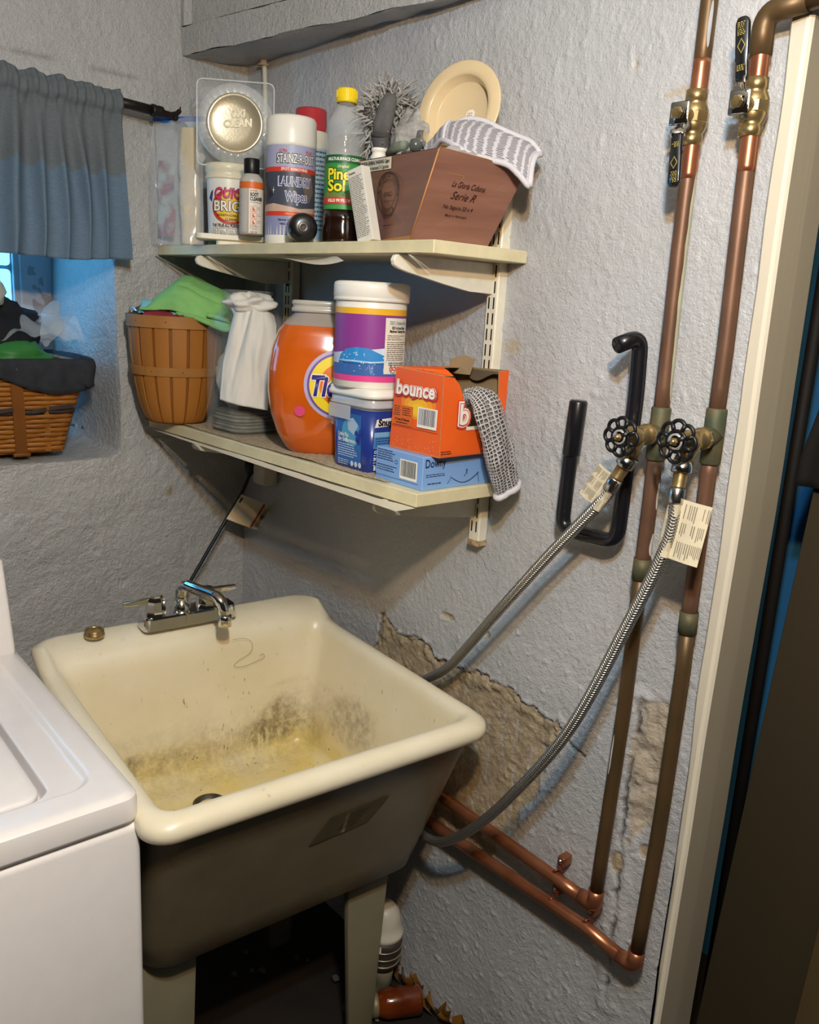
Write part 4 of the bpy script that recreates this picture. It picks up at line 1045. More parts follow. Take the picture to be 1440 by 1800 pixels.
# --- clear package with round embossed lid
t = thing('clear_lid_package', (.222, -.156, ZU+.163), face(.222, -.156, -.12), 'clear plastic square package with round silver embossed lid on top of the white tub', 'package')
g = G(); n_ = 7
sq = rrect(.152, .160, .012, 4)
g.add(loops([[(-.026, x*k, y*k+.076) for x, y in sq] for k in (.90,)]+[[(-.024, x*.93, y*.93+.076) for x, y in sq], [(.0, x, y+.076) for x, y in sq], [(.002, x*1.02, y*1.02+.076) for x, y in sq], [(.003, x, y+.076) for x, y in sq]], True, False), clear); g.build('shell', t)
g = G(); g.add(tube([(.003, x*1.01, y*1.01+.076) for x, y in sq], .0016, 6, caps=False, close=True), mat('eef2f2', .1, var=0, alpha=.5)); g.build('flange_edge', t)
Rr = .056
def ring(u, v):
    a = 2*PI*u; r = Rr*(1.02+.36*v); bead = .0022*(math.sin(a*28) > .2)*math.sin(PI*v)
    return (.014-.012*v+bead+.004*math.sin(PI*v), r*math.cos(a), .076+r*math.sin(a))
G().add(grid(ring, 168, 8, wu=True), mat('eef2f2', .08, var=0, alpha=.42, spec=.8, coat=.6)).build('beaded_rim', t)
G().add(lathe([(.006, 0), (.0085, .002), (.0085, .004), (.004, .006), (0, .005)], 20), clear, T(.003, -.068, .008) @ RY(PI/2)).build('corner_button', t)
silv = mat('cfc2a6', .30, .55, var=.10, vs=14, bump=.1)
g = G(); g.add(lathe([(0, .010), (.030, .0105), (.046, .0125), (.0505, .0150), (.0545, .0165), (.0570, .0145), (.0570, .004), (.054, .002)], 64), silv, T(0, 0, .076) @ RY(PI/2)); lidp = g.build('lid', t, label='round silver cream lid')
sf = plane((.0108, 0, .076), (0, 1, 0), (0, 0, 1)); g = G()
for s_, u, v, f_ in (('OXI', .006, .018, .030), ('CLEAN', .006, .000, .058)):
    g.add(p_text(sf, s_, u, v, .02, .0004, .05, .12, fit=f_, rot=.10), mat('b8ab90', .35, .5, var=.05)); g.add(p_text(sf, s_, u-.0004, v+.0006, .02, .0012, .022, .12, fit=f_*.965, rot=.10), silv)
g.build('embossed_lettering', lidp)
# --- laundry wipes canister
t = canister('wipes_canister', .420, -.150, ZU, [(0, 0), (.044, 0), (.0465, .003), (.0468, .020), (.0462, .176), (.0462, .178), (0, .178)], white_pl, 'tall white canister of laundry wipes with blue and red print', 'canister', -.06)
G().add(lathe([(.0462, .176), (.0475, .177), (.0478, .182), (.0472, .200), (.0465, .224), (.0430, .229), (.020, .231), (0, .231)], 40), white_pl).build('lid', t)
sf = cyl(.0464); g = G()
def band(a, b, c, o=.0004, u=.075): g.add(p_rect(sf, -u, u, a, b, o), ink(c))
band(.018, .052, '8f93b8'); band(.052, .060, 'd2402e'); band(.060, .130, '454a58'); band(.130, .138, 'd2402e'); band(.138, .176, 'a5a8c6')
g.add(p_poly(sf, [(-.07, .060), (.07, .060), (.07, .072), (.02, .066), (-.03, .074), (-.07, .070)], .0007), ink('c9a894')); g.add(p_poly(sf, [(-.06, .130), (-.045, .105), (-.03, .09), (-.05, .075), (-.07, .08), (-.07, .130)], .0007), ink('2c2f3a')); g.add(p_poly(sf, [(.02, .13), (.045, .13), (.055, .10), (.04, .075), (.03, .09)], .0007), ink('70625a'))
g.add(p_text(sf, 'ULTRA', -.012, .1655, .007, .0010, .03, .15, fit=.016), red_); g.add(p_text(sf, 'PLUS', .038, .1655, .007, .0010, .03, .15, fit=.014), red_)
g.add(p_text(sf, 'STAINZ-R-OUT', .014, .152, .022, .0010, .07, fit=.078), K); g.add(p_text(sf, 'STAINZ-R-OUT', .014, .152, .022, .0014, .012, fit=.0745), Wt)
g.add(p_text(sf, 'SPOT REMOVING', .010, .134, .007, .0010, .03, fit=.050, spacing=1.1), Wt)
g.add(p_text(sf, 'LAUNDRY', .012, .112, .022, .0012, .07, fit=.066), ink('d9d8e8')); g.add(p_text(sf, 'LAUNDRY', .012, .112, .022, .0016, .015, fit=.062), ink('5a6288'))
g.add(p_text(sf, 'Wipes', .014, .086, .024, .0012, .07, fit=.044), ink('d9d8e8')); g.add(p_text(sf, 'Wipes', .014, .086, .024, .0016, .015, fit=.041), ink('5a6288'))
g.add(p_text(sf, 'Removes Oil, Grease, Grass,', .006, .045, .005, .0009, .03, fit=.050), K); g.add(p_text(sf, 'Stains, Blood & Lipstick', .006, .038, .005, .0009, .03, fit=.044), K); g.add(p_text(sf, 'Food & Ink', .006, .031, .005, .0009, .03, fit=.020), K)
g.add(p_text(sf, 'AMAZING', .004, .056, .005, .0012, .02, fit=.022), ink('f0a030')); g.add(p_poly(sf, [(-.031, .098), (-.0303, .104), (-.0296, .098), (-.026, .0975), (-.0296, .097), (-.0303, .090), (-.031, .097), (-.035, .0975)], .0012), Wt)
g.build('label_print', t)
# --- red capped bottle behind it
t = canister('red_capped_bottle', .366, -.070, ZU, [(0, 0), (.037, 0), (.038, .003), (.038, .205), (.034, .222), (.030, .228), (0, .228)], mat('cfcabc', .4, var=.04), 'white bottle with wide red cap behind the laundry wipes', 'bottle', .25)
G().add(lathe([(.030, .222), (.0335, .223), (.0335, .228), (.0315, .230), (.0305, .262), (.029, .265), (0, .265)], 36), mat('b3323a', .35, var=.05)).build('cap', t, label='red cap')
g = G(); sf = cyl(.0381); g.add(p_rect(sf, -.05, .05, .02, .19, .0004), ink('9fb4bd')); g.add(p_lines(sf, -.045, .045, .185, 18, .0085, .003, .001), ink('3f5560')); g.build('label_print', t)
# --- black bottle lying on its side
t = thing('black_bottle', (.512, -.186, ZU+.0262), face(.51, -.19, .12), 'small black bottle lying on its side between wipes and pine cleaner', 'bottle')
g = G(); g.add(lathe([(0, .046), (.010, .047), (.020, .0455), (.0245, .041), (.0262, .033), (.0262, .0), (.023, -.012), (.014, -.022), (.010, -.024), (0, -.024)], 32), mat('151517', .28, var=.2, coat=.4), RY(PI/2)); g.build('body', t)
G().add(lathe([(.004, .0), (.008, .0006), (.010, 0)], 20), mat('232326', .3), T(.0473, 0, 0) @ RY(PI/2)).build('base_ring', t)
# --- pine cleaner bottle
def bprof(k=1.0): return [(0, 0), (.031, 0), (.0345, .003), (.0350, .010), (.0350, .030), (.0335, .036), (.0340, .045), (.0342, .150), (.0325, .156), (.0345, .164), (.0355, .175), (.0350, .190), (.0310, .207), (.0235, .222), (.0165, .232), (.0145, .238), (.0145, .244)]
t = thing('pine_cleaner_bottle', (.574, -.138, ZU), face(.574, -.138, -.05), 'clear bottle of dark pine cleaner with yellow cap and green label', 'bottle')
G().add(lathe(bprof(), 44), clear).build('bottle', t)
liq = mat('22120a', .12, var=.1, coat=.5)
g = G(); g.add(lathe([(0, .002), (.0312, .001), (.0349, .004), (.0356, .010), (.0356, .030), (.0341, .036), (.0345, .045), (.0346, .060), (.030, .0605), (0, .0606)], 40), liq); g.build('liquid', t, label='dark brown liquid')
g = G(); g.add(lathe([(.0165, .238), (.0185, .239), (.0185, .243), (.0180, .245), (.0178, .259), (.0165, .261), (0, .261)], 36), mat('f0d21e', .35, var=.04))
for k in range(40):
    a = 2*PI*k/40; g.add(box(.0177, .0184, -.0005, .0005, .246, .258), mat('f0d21e', .35, var=.04), RZ(a), smooth=False)
g.build('cap', t, label='yellow ribbed cap')
sf = cyl(.0344); g = G()
g.add(p_rect(sf, -.066, .066, .060, .150, .0003), ink('2d7d3f')); g.add(p_rect(sf, -.066, .066, .060, .068, .0006), ink('3f9a4c'))
g.add(p_rect(sf, -.066, .066, .136, .1495, .0007), ink('1f5e34'))
g.add(p_poly(sf, [(-.066, .136), (.04, .136), (.066, .10), (.066, .082), (-.066, .082)], .0006), ink('3a8c42')); g.add(p_poly(sf, [(.030, .136), (.066, .136), (.066, .084), (.040, .090)], .0009), ink('2f8f4a'))
g.add(p_poly(sf, [(-.055, .082), (-.03, .090), (.0, .086), (.03, .092), (.06, .086), (.066, .080), (.066, .076), (-.066, .076)], .0009), ink('6c7f3a'))
g.add(p_rect(sf, -.066, .066, .0685, .080, .0012), ink('c8402e'))
g.add(p_text(sf, 'MULTI-SURFACE CLEANER', .004, .1425, .007, .0012, .03, fit=.066), Wt); g.add(p_text(sf, 'KILLS 99.9% OF GERMS', .004, .0742, .007, .0016, .03, fit=.062), Wt); g.add(p_text(sf, 'Original', .0, .1305, .006, .0012, .03, .2, fit=.020), ink('d9d0a0'))
for s_, v, f_ in (('Pine', .117, .040), ('Sol', .098, .032)):
    u = -.008 if s_ == 'Pine' else -.012
    g.add(p_text(sf, s_, u, v, .026, .0012, .08, fit=f_*1.06), ink('14231a')); g.add(p_text(sf, s_, u, v, .026, .0016, .03, fit=f_), ink('f2e12c'))
for k in range(12): g.add(p_disc(sf, .022+.010*random.random(), .086+.020*random.random(), .003, .004, .0012, 8), ink(random.choice(('7a4a24', '5d7a34', '99612e'))))
g.build('label_print', t)
# --- thin printed carton leaning on the cigar box
t = thing('printed_leaflet', (.717, -.190, ZU), face(.69, -.196, -.75), 'thin white carton of fine print leaning between pine cleaner and cigar box', 'leaflet')
M = RX(.27)
g = G(); g.add(box(-.014, .006, -.017, .017, 0, .120, .0008), mat('d8d4ca', .6, var=.03), M, smooth=False); g.build('carton', t)
sf0 = plane((.0061, 0, 0), (0, 1, 0), (0, 0, 1)); sf = lambda u, v, o: tuple(M @ Vector(sf0(u, v, o)))
g = G(); g.add(p_text(sf, 'Directions', -.006, .113, .005, .0004, .03, fit=.014), K); g.add(p_lines(sf, -.0155, .0155, .107, 34, .0029, .0012, .0004, .25), ink('7a766e')); g.build('fine_print', t)
# --- wooden cigar box
wood = mat('8c6252', .45, col2='765142', vs=6, stretch=(1, 1, 9), thr=(.3, .7), bump=.08, bs=80)
wood_edge = mat('b9824e', .5, var=.12, vs=20)
A_b, B_b, C_b = Vector((.668, -.142, 0)), Vector((.834, -.200, 0)), Vector((.893, -.088, 0)); D_b = A_b+C_b-B_b
A_t, B_t, C_t = Vector((.622, -.142, .140)), Vector((.893, -.203, .128)), Vector((.946, -.070, .112)); D_t = A_t+C_t-B_t
cb = thing('cigar_box', (.78, -.13, ZU), 0, 'flared reddish wooden cigar box at the right end of the upper shelf', 'box'); o = Vector((.78, -.13, 0))
wall_t = .006
def panel(b0, b1, t1, t0, name):
    n = (b1-b0).cross(t0-b0).normalized()
    g = G(); q = [b0, b1, t1, t0]; inn = [p-n*wall_t for p in q]
    c = [p-o for p in (b0, b1, b1-n*wall_t, b0-n*wall_t, t0, t1, t1-n*wall_t, t0-n*wall_t)]
    v, f = hexa([tuple(p) for p in c], .0008, 1); g.add((v, f), wood, smooth=False)
    # pale top edge
    up = Vector((0, 0, .0006))
    g.add(([tuple(p-o+up) for p in (t0, t1, t1-n*wall_t, t0-n*wall_t)], [(0, 1, 2, 3)]), wood_edge, smooth=False)
    return g.build(name, cb), n
pz1, nL = panel(A_b, B_b, B_t, A_t, 'side_panel'); pz2, nR = panel(B_b, C_b, C_t, B_t, 'side_panel'); panel(C_b, D_b, D_t, C_t, 'side_panel'); panel(D_b, A_b, A_t, D_t, 'side_panel')
g = G(); g.add(hexa([tuple(p-o+Vector((0, 0, z))) for z in (.0, .008) for p in (A_b, B_b, C_b, D_b)]), wood_edge, smooth=False); g.build('base', cb)
G().add(tube([B_b-o+nL*.0008+nR*.0008, B_t-o+nL*.0008+nR*.0008], .0012, 6), wood_edge).build('corner_edge', cb)
def quad_sf(b0, b1, t1, t0, n):   # bilinear, u,v in metres along the middle
    def f(u, v, off):
        a = u; b = v
        p = (b0*(1-a)+b1*a)*(1-b)+(t0*(1-a)+t1*a)*b
        return tuple(p-o+n*(off+.0004))
    return f
sL = quad_sf(A_b, B_b, B_t, A_t, nL); sR = quad_sf(B_b, C_b, C_t, B_t, nR)
# the printing routines expect metres; wrap to unit coordinates
wL, hL = .24, .140; wR, hR = .145, .130
SL = lambda u, v, off: sL(u/wL, v/hL, off); SR = lambda u, v, off: sR(u/wR, v/hR, off)
lab = G(); lab.add(p_rect(SL, .002, .108, .120, .139, .0003), mat('e6dfcc', .6, var=.03))
lab.add(p_text(SL, 'SURGEON GENERAL WARNING: Cigars', .053, .133, .008, .0009, .03, fit=.098), K); lab.add(p_text(SL, 'Are Not A Safe Alternative To Cigarettes.', .053, .1245, .008, .0009, .015, fit=.096), K); lab.build('warning_label', cb, label='white warning label')
g = G(); br = ink('3a1c18'); cxs, cys = .100, .080
g.add(p_disc(SL, cxs, cys, .044, .036, .0003, 60, .94), br); g.add(p_disc(SL, cxs, cys, .030, .0245, .0003, 60, .95), br)
def arc_text(s, r, a0, a1, size, inv=False):
    for k, ch in enumerate(s):
        a = a0+(a1-a0)*k/(len(s)-1)
        if ch == ' ': continue
        g.add(p_text(SL, ch, cxs+r*1.2*math.cos(a), cys+r*math.sin(a), size, .0005, .04, rot=a-PI/2 if not inv else a+PI/2), br)
arc_text('LA GLORIA CUBANA', .0305, PI*1.02, -PI*.02, .0085); arc_text('SERIE R', .0305, PI*1.28, PI*1.72, .0095, True)
g.add(p_text(SL, 'R.N.C.', cxs, cys, .010, .0005, .02, .25, fit=.030), br); g.add(p_rect(SL, cxs-.024, cxs+.024, cys-.011, cys-.0104, .0004), br); g.add(p_rect(SL, cxs-.022, cxs+.018, .029, .0305, .0003), br)
g.build('printed_seal', cb, label='dark branded round seal'); g = G()
g.add(p_text(SR, 'La Gloria Cubana', .066, .088, .012, .0005, .005, .25, fit=.056), br); g.add(p_text(SR, 'Serie R', .064, .072, .016, .0005, .0, .35, fit=.042), br); g.add(p_text(SR, 'No Seguro 22 x 4', .062, .055, .008, .0005, .01, .2, fit=.052), br); g.add(p_text(SR, 'Made in Nicaragua', .064, .043, .005, .0005, .01, fit=.038), br)
g.build('printed_lettering', cb, label='dark branded lettering')
g = G(); g.add(p_rect(SR, .026, .052, .1005, .1010, .0003), wood_edge); g.add(p_poly(SR, [(.050, .0945), (.052, .1008), (.0525, .1006), (.0505, .0943)], .0004), wood_edge); g.build('scratches', cb)
# --- beige plate standing in the box
plate_m = mat('d9c29a', .35, var=.03, coat=.2)
pt = thing('plate', (.784, -.056, ZU+.211), 0, 'beige plate turned back side out, standing up out of the cigar box', 'plate')
nrm = Vector((.22, -.95, .17)).normalized(); q = nrm.to_track_quat('Z', 'Y')
M = q.to_matrix().to_4x4()
g = G(); g.add(lathe([(0, 0), (.050, 0), (.0515, .001), (.0555, .0170), (.0575, .0195), (.0640, .0195), (.0765, .0185), (.0782, .0177), (.0785, .0165), (.0780, .0155), (.059, .0160), (.053, -.002), (0, -.003)], 64), plate_m, M); g.build('dish', pt)
sf = lambda u, v, o: tuple(M @ Vector((u, v, o)))
g = G(); g.add(p_poly(sf, [(.006, -.030), (.022, -.028), (.022, .002), (.018, .006), (.010, .006), (.006, .002)], .0006), mat('e9e2d2', .5, var=.02)); g.add(p_lines(lambda u, v, o: sf(-v*1.0+.0-.0, u, o) if False else sf(u, v, o), .008, .020, .001, 9, .0032, .0012, .0012, .3), ink('8a8478')); g.build('paper_label', pt, label='white paper label')
# --- grey microfibre duster
fur = mat('94928f', .9, col2='bdbab6', vs=60)
du = thing('duster', (.588, -.085, ZU+.13), 0, 'shaggy grey microfibre duster propped up behind the pine cleaner', 'duster')
cD = Vector((.002, .020, .088))
V=[]; F=[]
rnd = random.Random(4)
for k in range(900):
    a = rnd.uniform(0, 2*PI); h = rnd.uniform(-.75, 1); rr = math.sqrt(max(0, 1-h*h))
    d = Vector((rr*math.cos(a), rr*math.sin(a), h))
    if d.y > .75 or (d.y < -.3 and d.x < -.2): continue
    st = cD+Vector((d.x*.038, d.y*.020, d.z*.042)); ln = rnd.uniform(.020, .036)
    bend = Vector((rnd.uniform(-1, 1), rnd.uniform(-.6, .6), rnd.uniform(-1, .6)))*.016
    p = [st, st+d*ln*.5+bend*.3, st+d*ln*.85+bend*.9, st+d*ln+bend*1.6]
    for q_ in p: q_.y = min(q_.y, .080)
    v, f = tube(p, [.0018, .0019, .0017, .0012], 5, caps=False); b = len(V); V += v; F += [tuple(i+b for i in q_) for q_ in f]
g = G(); g.add((V, F), fur); g.build('fringe', du, kind='stuff')
g = G(); g.add(lathe([(0, -.044), (.026, -.034), (.040, -.01), (.041, .012), (.028, .036), (0, .045)], 20, 1, .55), fur, T(*cD)); g.build('pad', du)
g = G(); dkg = mat('5f5d5c', .85, var=.15, vs=80, bump=.4, bs=150)
g.add(tube([cD+Vector(p) for p in ((.066, -.040, .030), (.062, -.044, .012), (.052, -.045, -.016), (.046, -.042, -.034))], [.010, .015, .0165, .016], 14, flat=.6), dkg)
g.add(tube([cD+Vector(p) for p in ((.047, -.0425, -.030), (.0455, -.042, -.036))], [.0172, .0172], 14, flat=.62), mat('3d3b3b', .8))
g.build('cuff', du, label='darker grey cuff'); 
g = G(); g.add(tube([cD+Vector(p) for p in ((.046, -.042, -.034), (.036, -.03, -.07), (.02, -.0, -.15), (.012, .01, -.205))], [.0155, .013, .010, .009], 12), mat('4a4848', .7)); g.build('handle', du)
# --- grey fleece cloth stuffed in the box
fl = mat('8f8c88', .95, col2='b0ada8', vs=120, bump=1.0, bs=130)
def blob(c, r, nscale, amp, seed, M=None, nu=40, nv=24, zmin=None, fold=0.0):
    def f(u, v):
        a = 2*PI*u; b = PI*(v-.5); d = Vector((math.cos(b)*math.cos(a), math.cos(b)*math.sin(a), math.sin(b)))
        k = 1+amp*n1(d.x*nscale+seed, d.y*nscale, d.z*nscale, 1, 3)+fold*abs(math.sin(d.x*7+d.z*5+seed+2*n1(d.x*2, d.y*2, d.z*2+seed)))
        p = Vector((c[0]+r[0]*d.x*k, c[1]+r[1]*d.y*k, c[2]+r[2]*d.z*k))
        if zmin is not None and p.z < zmin: p.z = zmin
        return tuple(p)
    return grid(f, nu, nv, wu=True)
g = G(); g.add(blob((.690, -.075, ZU+.150), (.056, .040, .075), 2.2, .30, 3.1, nu=56, nv=36), fl)
def curls(c, r, n, seed, rad=.0035):
    V=[]; F=[]; rn = random.Random(seed)
    for k in range(n):
        a = rn.uniform(0, 2*PI); h = rn.uniform(-.3, 1); rr = math.sqrt(max(0, 1-h*h)); d = Vector((rr*math.cos(a), rr*math.sin(a), h))
        p = Vector((c[0]+r[0]*d.x, c[1]+r[1]*d.y, c[2]+r[2]*d.z))
        v, f = lathe([(0, rad), (rad*.8, rad*.5), (rad, 0), (rad*.7, -rad*.6)], 5); b = len(V)
        V += [tuple(Vector(q)+p) for q in v]; F += [tuple(i+b for i in q) for q in f]
    return V, F
tag(g.build('fleece_cloth'), 'grey curly fleece cloth bunched between duster and beige plate', 'cloth')
# --- netted mesh towel
def net_mat(name, c1, c2, scale, hole, alpha=True):
    m = bpy.data.materials.new(name); m.use_nodes = True; nt = m.node_tree; N = nt.nodes; L = nt.links; b = N['Principled BSDF']; b.inputs['Roughness'].default_value = .8
    uv = N.new('ShaderNodeUVMap'); mp = N.new('ShaderNodeMapping'); mp.inputs['Scale'].default_value = scale; L.new(uv.outputs[0], mp.inputs[0])
    vo = N.new('ShaderNodeTexVoronoi'); vo.feature = 'DISTANCE_TO_EDGE'; vo.inputs['Scale'].default_value = 1; vo.inputs['Randomness'].default_value = .25; L.new(mp.outputs[0], vo.inputs['Vector'])
    r = N.new('ShaderNodeValToRGB'); L.new(vo.outputs['Distance'], r.inputs[0]); r.color_ramp.elements[0].position = hole-.05; r.color_ramp.elements[1].position = hole+.05
    r.color_ramp.elements[0].color = (1, 1, 1, 1); r.color_ramp.elements[1].color = (0, 0, 0, 1)
    cr = N.new('ShaderNodeMix'); cr.data_type = 'RGBA'; L.new(r.outputs[0], cr.inputs[0]); cr.inputs[6].default_value = (*srgb(c2), 1); cr.inputs[7].default_value = (*srgb(c1), 1); L.new(cr.outputs[2], b.inputs['Base Color'])
    if alpha: L.new(r.outputs[0], b.inputs['Alpha'])
    bp = N.new('ShaderNodeBump'); bp.inputs['Strength'].default_value = .6; bp.inputs['Distance'].default_value = .002; L.new(r.outputs[0], bp.inputs['Height']); L.new(bp.outputs[0], b.inputs['Normal'])
    return m
def uv_grid(o, nu, nv):
    me = o.data; l = me.uv_layers.new(name='UVMap')
    for p in me.polygons:
        for li_ in p.loop_indices:
            vi = me.loops[li_].vertex_index
            if vi < nu*nv: l.data[li_].uv = ((vi % nu)/(nu-1), (vi//nu)/(nv-1))
M_NET = net_mat('net', 'b9b6b6', '4d4a4a', (26, 30, 1), .17)
M_NETT = net_mat('net_towel', 'c3c0c6', '75727a', (34, 16, 1), .20, False)
lav = mat('c9c6cc', .85, var=.06, vs=60, bump=.4, bs=180)
tw_ = thing('mesh_cloth', (.86, -.09, ZU+.135), 0, 'pale grey netted cloth draped over the rim of the cigar box', 'cloth'); o = Vector(tw_.location)
ctr = [(.735,-.110,1.762), (.772,-.105,1.782), (.805,-.108,1.802), (.835,-.105,1.806), (.865,-.095,1.797), (.900,-.082,1.785), (.935,-.066,1.772), (.955,-.056,1.748)]
wd_ = [.010, .018, .032, .048, .052, .052, .052, .044]
cs = spline(ctr, 6); ws_ = [float(np.interp(i/(len(cs)-1), np.linspace(0, 1, len(wd_)), wd_)) for i in range(len(cs))]
def twl(u, v):
    i = v*(len(cs)-1); k = int(i); fr = i-k; c = cs[k].lerp(cs[min(k+1, len(cs)-1)], fr); w = ws_[k]
    d = Vector((.30, -.62, -.72)); s_ = (u-.5)
    p = c+d*(w*1.5*(u-.18))+Vector((0, -.006, .010))*math.sin(PI*u)+Vector((0, 0, 1))*.006*n1(u*3, v*5, 2, 1, 3)
    return tuple(p-o)
tg = G(); tg.add(grid(twl, 26, 60), M_NETT); to_ = tg.build('netting', tw_); uv_grid(to_, 26, 60)
g = G(); 
for u0 in (0.0, 1.0): g.add(tube([twl(u0, v/40) for v in range(41)], .0045, 8), lav)
g.add(tube([twl(u/12, 1.0) for u in range(13)], .0045, 8), lav); g.add(tube([twl(u/12, .32) for u in range(13)], .0035, 8), lav); g.build('hem', tw_, label='plain lilac grey hem')
# odds and ends in the box: rags, marble like stopper, little bottle neck
g = G(); g.add(blob((.752, -.118, ZU+.126), (.062, .034, .020), 3, .5, 8, zmin=ZU+.10), mat('a8a2a4', .9, col2='8e8a90', vs=30)); g.add(blob((.84, -.12, ZU+.122), (.06, .05, .022), 3, .5, 5, zmin=ZU+.09), mat('a8a2a4', .9, col2='8e8a90', vs=30))
tag(g.build('rag_bundle'), 'crumpled grey rags filling the cigar box', 'rags')
g = G(); g.add(tube([(.712,-.150,1.764), (.735,-.155,1.772), (.765,-.160,1.772)], [.007, .0085, .007], 10), mat('6d7668', .8, var=.3, vs=90)); tag(g.build('pumice_stick'), 'short greenish grey stick lying on top of the cigar box', 'stick')
g = G(); g.add(lathe([(0, .011), (.008, .008), (.011, 0), (.008, -.008), (0, -.011)], 20), mat('4d5450', .2, coat=.5), T(.795, -.165, 1.768)); tag(g.build('glass_ball'), 'small dark glass ball on top of the cigar box', 'ball')
g = G(); g.add(lathe([(.007, 0), (.0095, .001), (.0095, .010), (.0085, .011), (.0085, .024), (.0065, .025)], 20), chrome, T(.762, -.128, 1.775) @ RX(-.35) @ RY(-.2)); tag(g.build('metal_ferrule'), 'small shiny metal ferrule in front of the beige plate', 'ferrule')
g = G(); g.add(lathe([(.014, 0), (.014, .012), (.012, .013), (.012, .020), (.0135, .021), (.0135, .026), (0, .027)], 20), white_pl, T(.648, -.120, ZU+.135)); g.add(lathe([(.020, 0), (.020, .1), (.014, .135)], 20), mat('cfc9bc', .4), T(.648, -.120, ZU)); tag(g.build('white_bottle'), 'small white capped bottle behind the cigar box and beside the duster', 'bottle')

# ------------------------------------------------------------------ lower shelf
# --- peach basket
BKX, BKY = .108, -.236; BH = .232
bk = thing('peach_basket', (BKX, BKY, ZL), 0, 'round slatted wooden basket of rags at the left end of the lower shelf', 'basket')
oak = mat('b3752f', .5, col2='8a531d', vs=7, stretch=(1, 1, .06), thr=(.25, .75), bump=.12, bs=50)
oak2 = mat('8a5220', .5, col2='653a14', vs=7, stretch=(1, 1, .06), thr=(.25, .75), bump=.12, bs=50)
hoopm = mat('b17c42', .5, col2='93602a', vs=9, bump=.1)
def brad(t): return float(np.interp(t, [0, .03, .10, .22, .4, .65, 1.0], [.058, .064, .071, .080, .0885, .0950, .0995]))
NS = 17
def stave(w, off, mat_):
    def f(u, v):
        t = v; r = brad(t)+off; a = (u-.5)*w*(.0995/max(.07, brad(t)))**.15
        return (r*math.cos(a), r*math.sin(a), .003+(BH-.006)*t)
    g = G(); g.add(grid(f, 6, 18), mat_)
    g.add(grid(lambda u, v: tuple(Vector(f(u, v))-Vector((.0026, 0, 0))), 6, 18, flip=True), mat_)
    e = lambda uu: grid(lambda u, v: tuple(Vector(f(uu, v))-Vector((.0026*u, 0, 0))), 2, 18, flip=(uu == 0))
    g.add(e(0), mat_); g.add(e(1), mat_)
    return g
sA = stave(2*PI/NS*.80, .0016, oak).build('stave', bk); sB = stave(2*PI/NS*.60, -.0014, oak2).build('stave', bk)
sA.rotation_euler.z = 0; sB.rotation_euler.z = 2*PI/NS/2*1
for k in range(NS):
    a = 2*PI*k/NS
    for s_, off in ((sA, 0), (sB, PI/NS)):
        if k == 0: continue
        d = s_.copy(); COL.objects.link(d); d.parent = bk; d.rotation_euler = (0, 0, a+off)
def hoop(z0, z1, extra, a_split):
    def f(u, v):
        a = 2*PI*u+a_split; z = z0+(z1-z0)*v; t = z/BH; r = brad(t)+extra+.0018*(u)
        return (r*math.cos(a), r*math.sin(a), z)
    g = G(); g.add(grid(f, 73, 3), hoopm); g.add(grid(lambda u, v: tuple(Vector(f(u, v))*1.0-Vector((math.cos(2*PI*u+a_split), math.sin(2*PI*u+a_split), 0))*.0022), 73, 3, flip=True), hoopm)
    g.add(grid(lambda u, v: tuple(Vector(f(u, 1))-Vector((math.cos(2*PI*u+a_split), math.sin(2*PI*u+a_split), 0))*.0022*v), 73, 2), hoopm); g.add(grid(lambda u, v: tuple(Vector(f(u, 0))-Vector((math.cos(2*PI*u+a_split), math.sin(2*PI*u+a_split), 0))*.0022*v), 73, 2, flip=True), hoopm)
    o_ = g.build('hoop', bk)
    n = G()
    for k in range(9): 
        a = 2*PI*k/9+a_split+.15; r = brad((z0+z1)/2/BH)+extra+.0018*((a-a_split) % (2*PI))/(2*PI)+.0002
        n.add(lathe([(0, .0006), (.0012, .0003), (.0014, 0)], 6), mat('4a3a2a', .4, .6), T(r*math.cos(a), r*math.sin(a), (z0+z1)/2) @ RZ(a) @ RY(PI/2))
    n.build('nail', o_)
hoop(BH-.024, BH+.001, .0040, 2.0); hoop(.108, .127, .0042, -1.15); 
g = G(); g.add(lathe([(0, .006), (.066, .006)], 36), oak2); g.build('bottom', bk)
g = G()
ha = math.atan2(CAMP.y-BKY, CAMP.x-BKX)-PI*.55
hc = Vector((.099*math.cos(ha), .099*math.sin(ha), BH+.004)); td = Vector((-math.sin(ha), math.cos(ha), 0)); rd = Vector((math.cos(ha), math.sin(ha), 0))
for dz in (0, .006): g.add(tube([hc+td*(-.035)+Vector((0, 0, -.016)), hc+td*(-.03)+rd*.004+Vector((0, 0, dz)), hc+td*.02-rd*.012+Vector((0, 0, .006+dz)), hc+td*.05-rd*.03+Vector((0, 0, .002))], .0016, 8, smooth=5), steel)
g.build('wire_handle', bk, label='grey wire handle')
# rags in the basket
def cloth_obj(name, fn, nu, nv, m, label, thick=.002, group=None):
    g = G(); g.add(grid(fn, nu, nv), m); o_ = g.build(name); tag(o_, label, 'cloth', group)
    md = o_.modifiers.new('s', 'SOLIDIFY'); md.thickness = thick; md.offset = 0
    return o_
green = mat('8fc978', .9, col2='7db568', vs=14, bump=.35, bs=260)
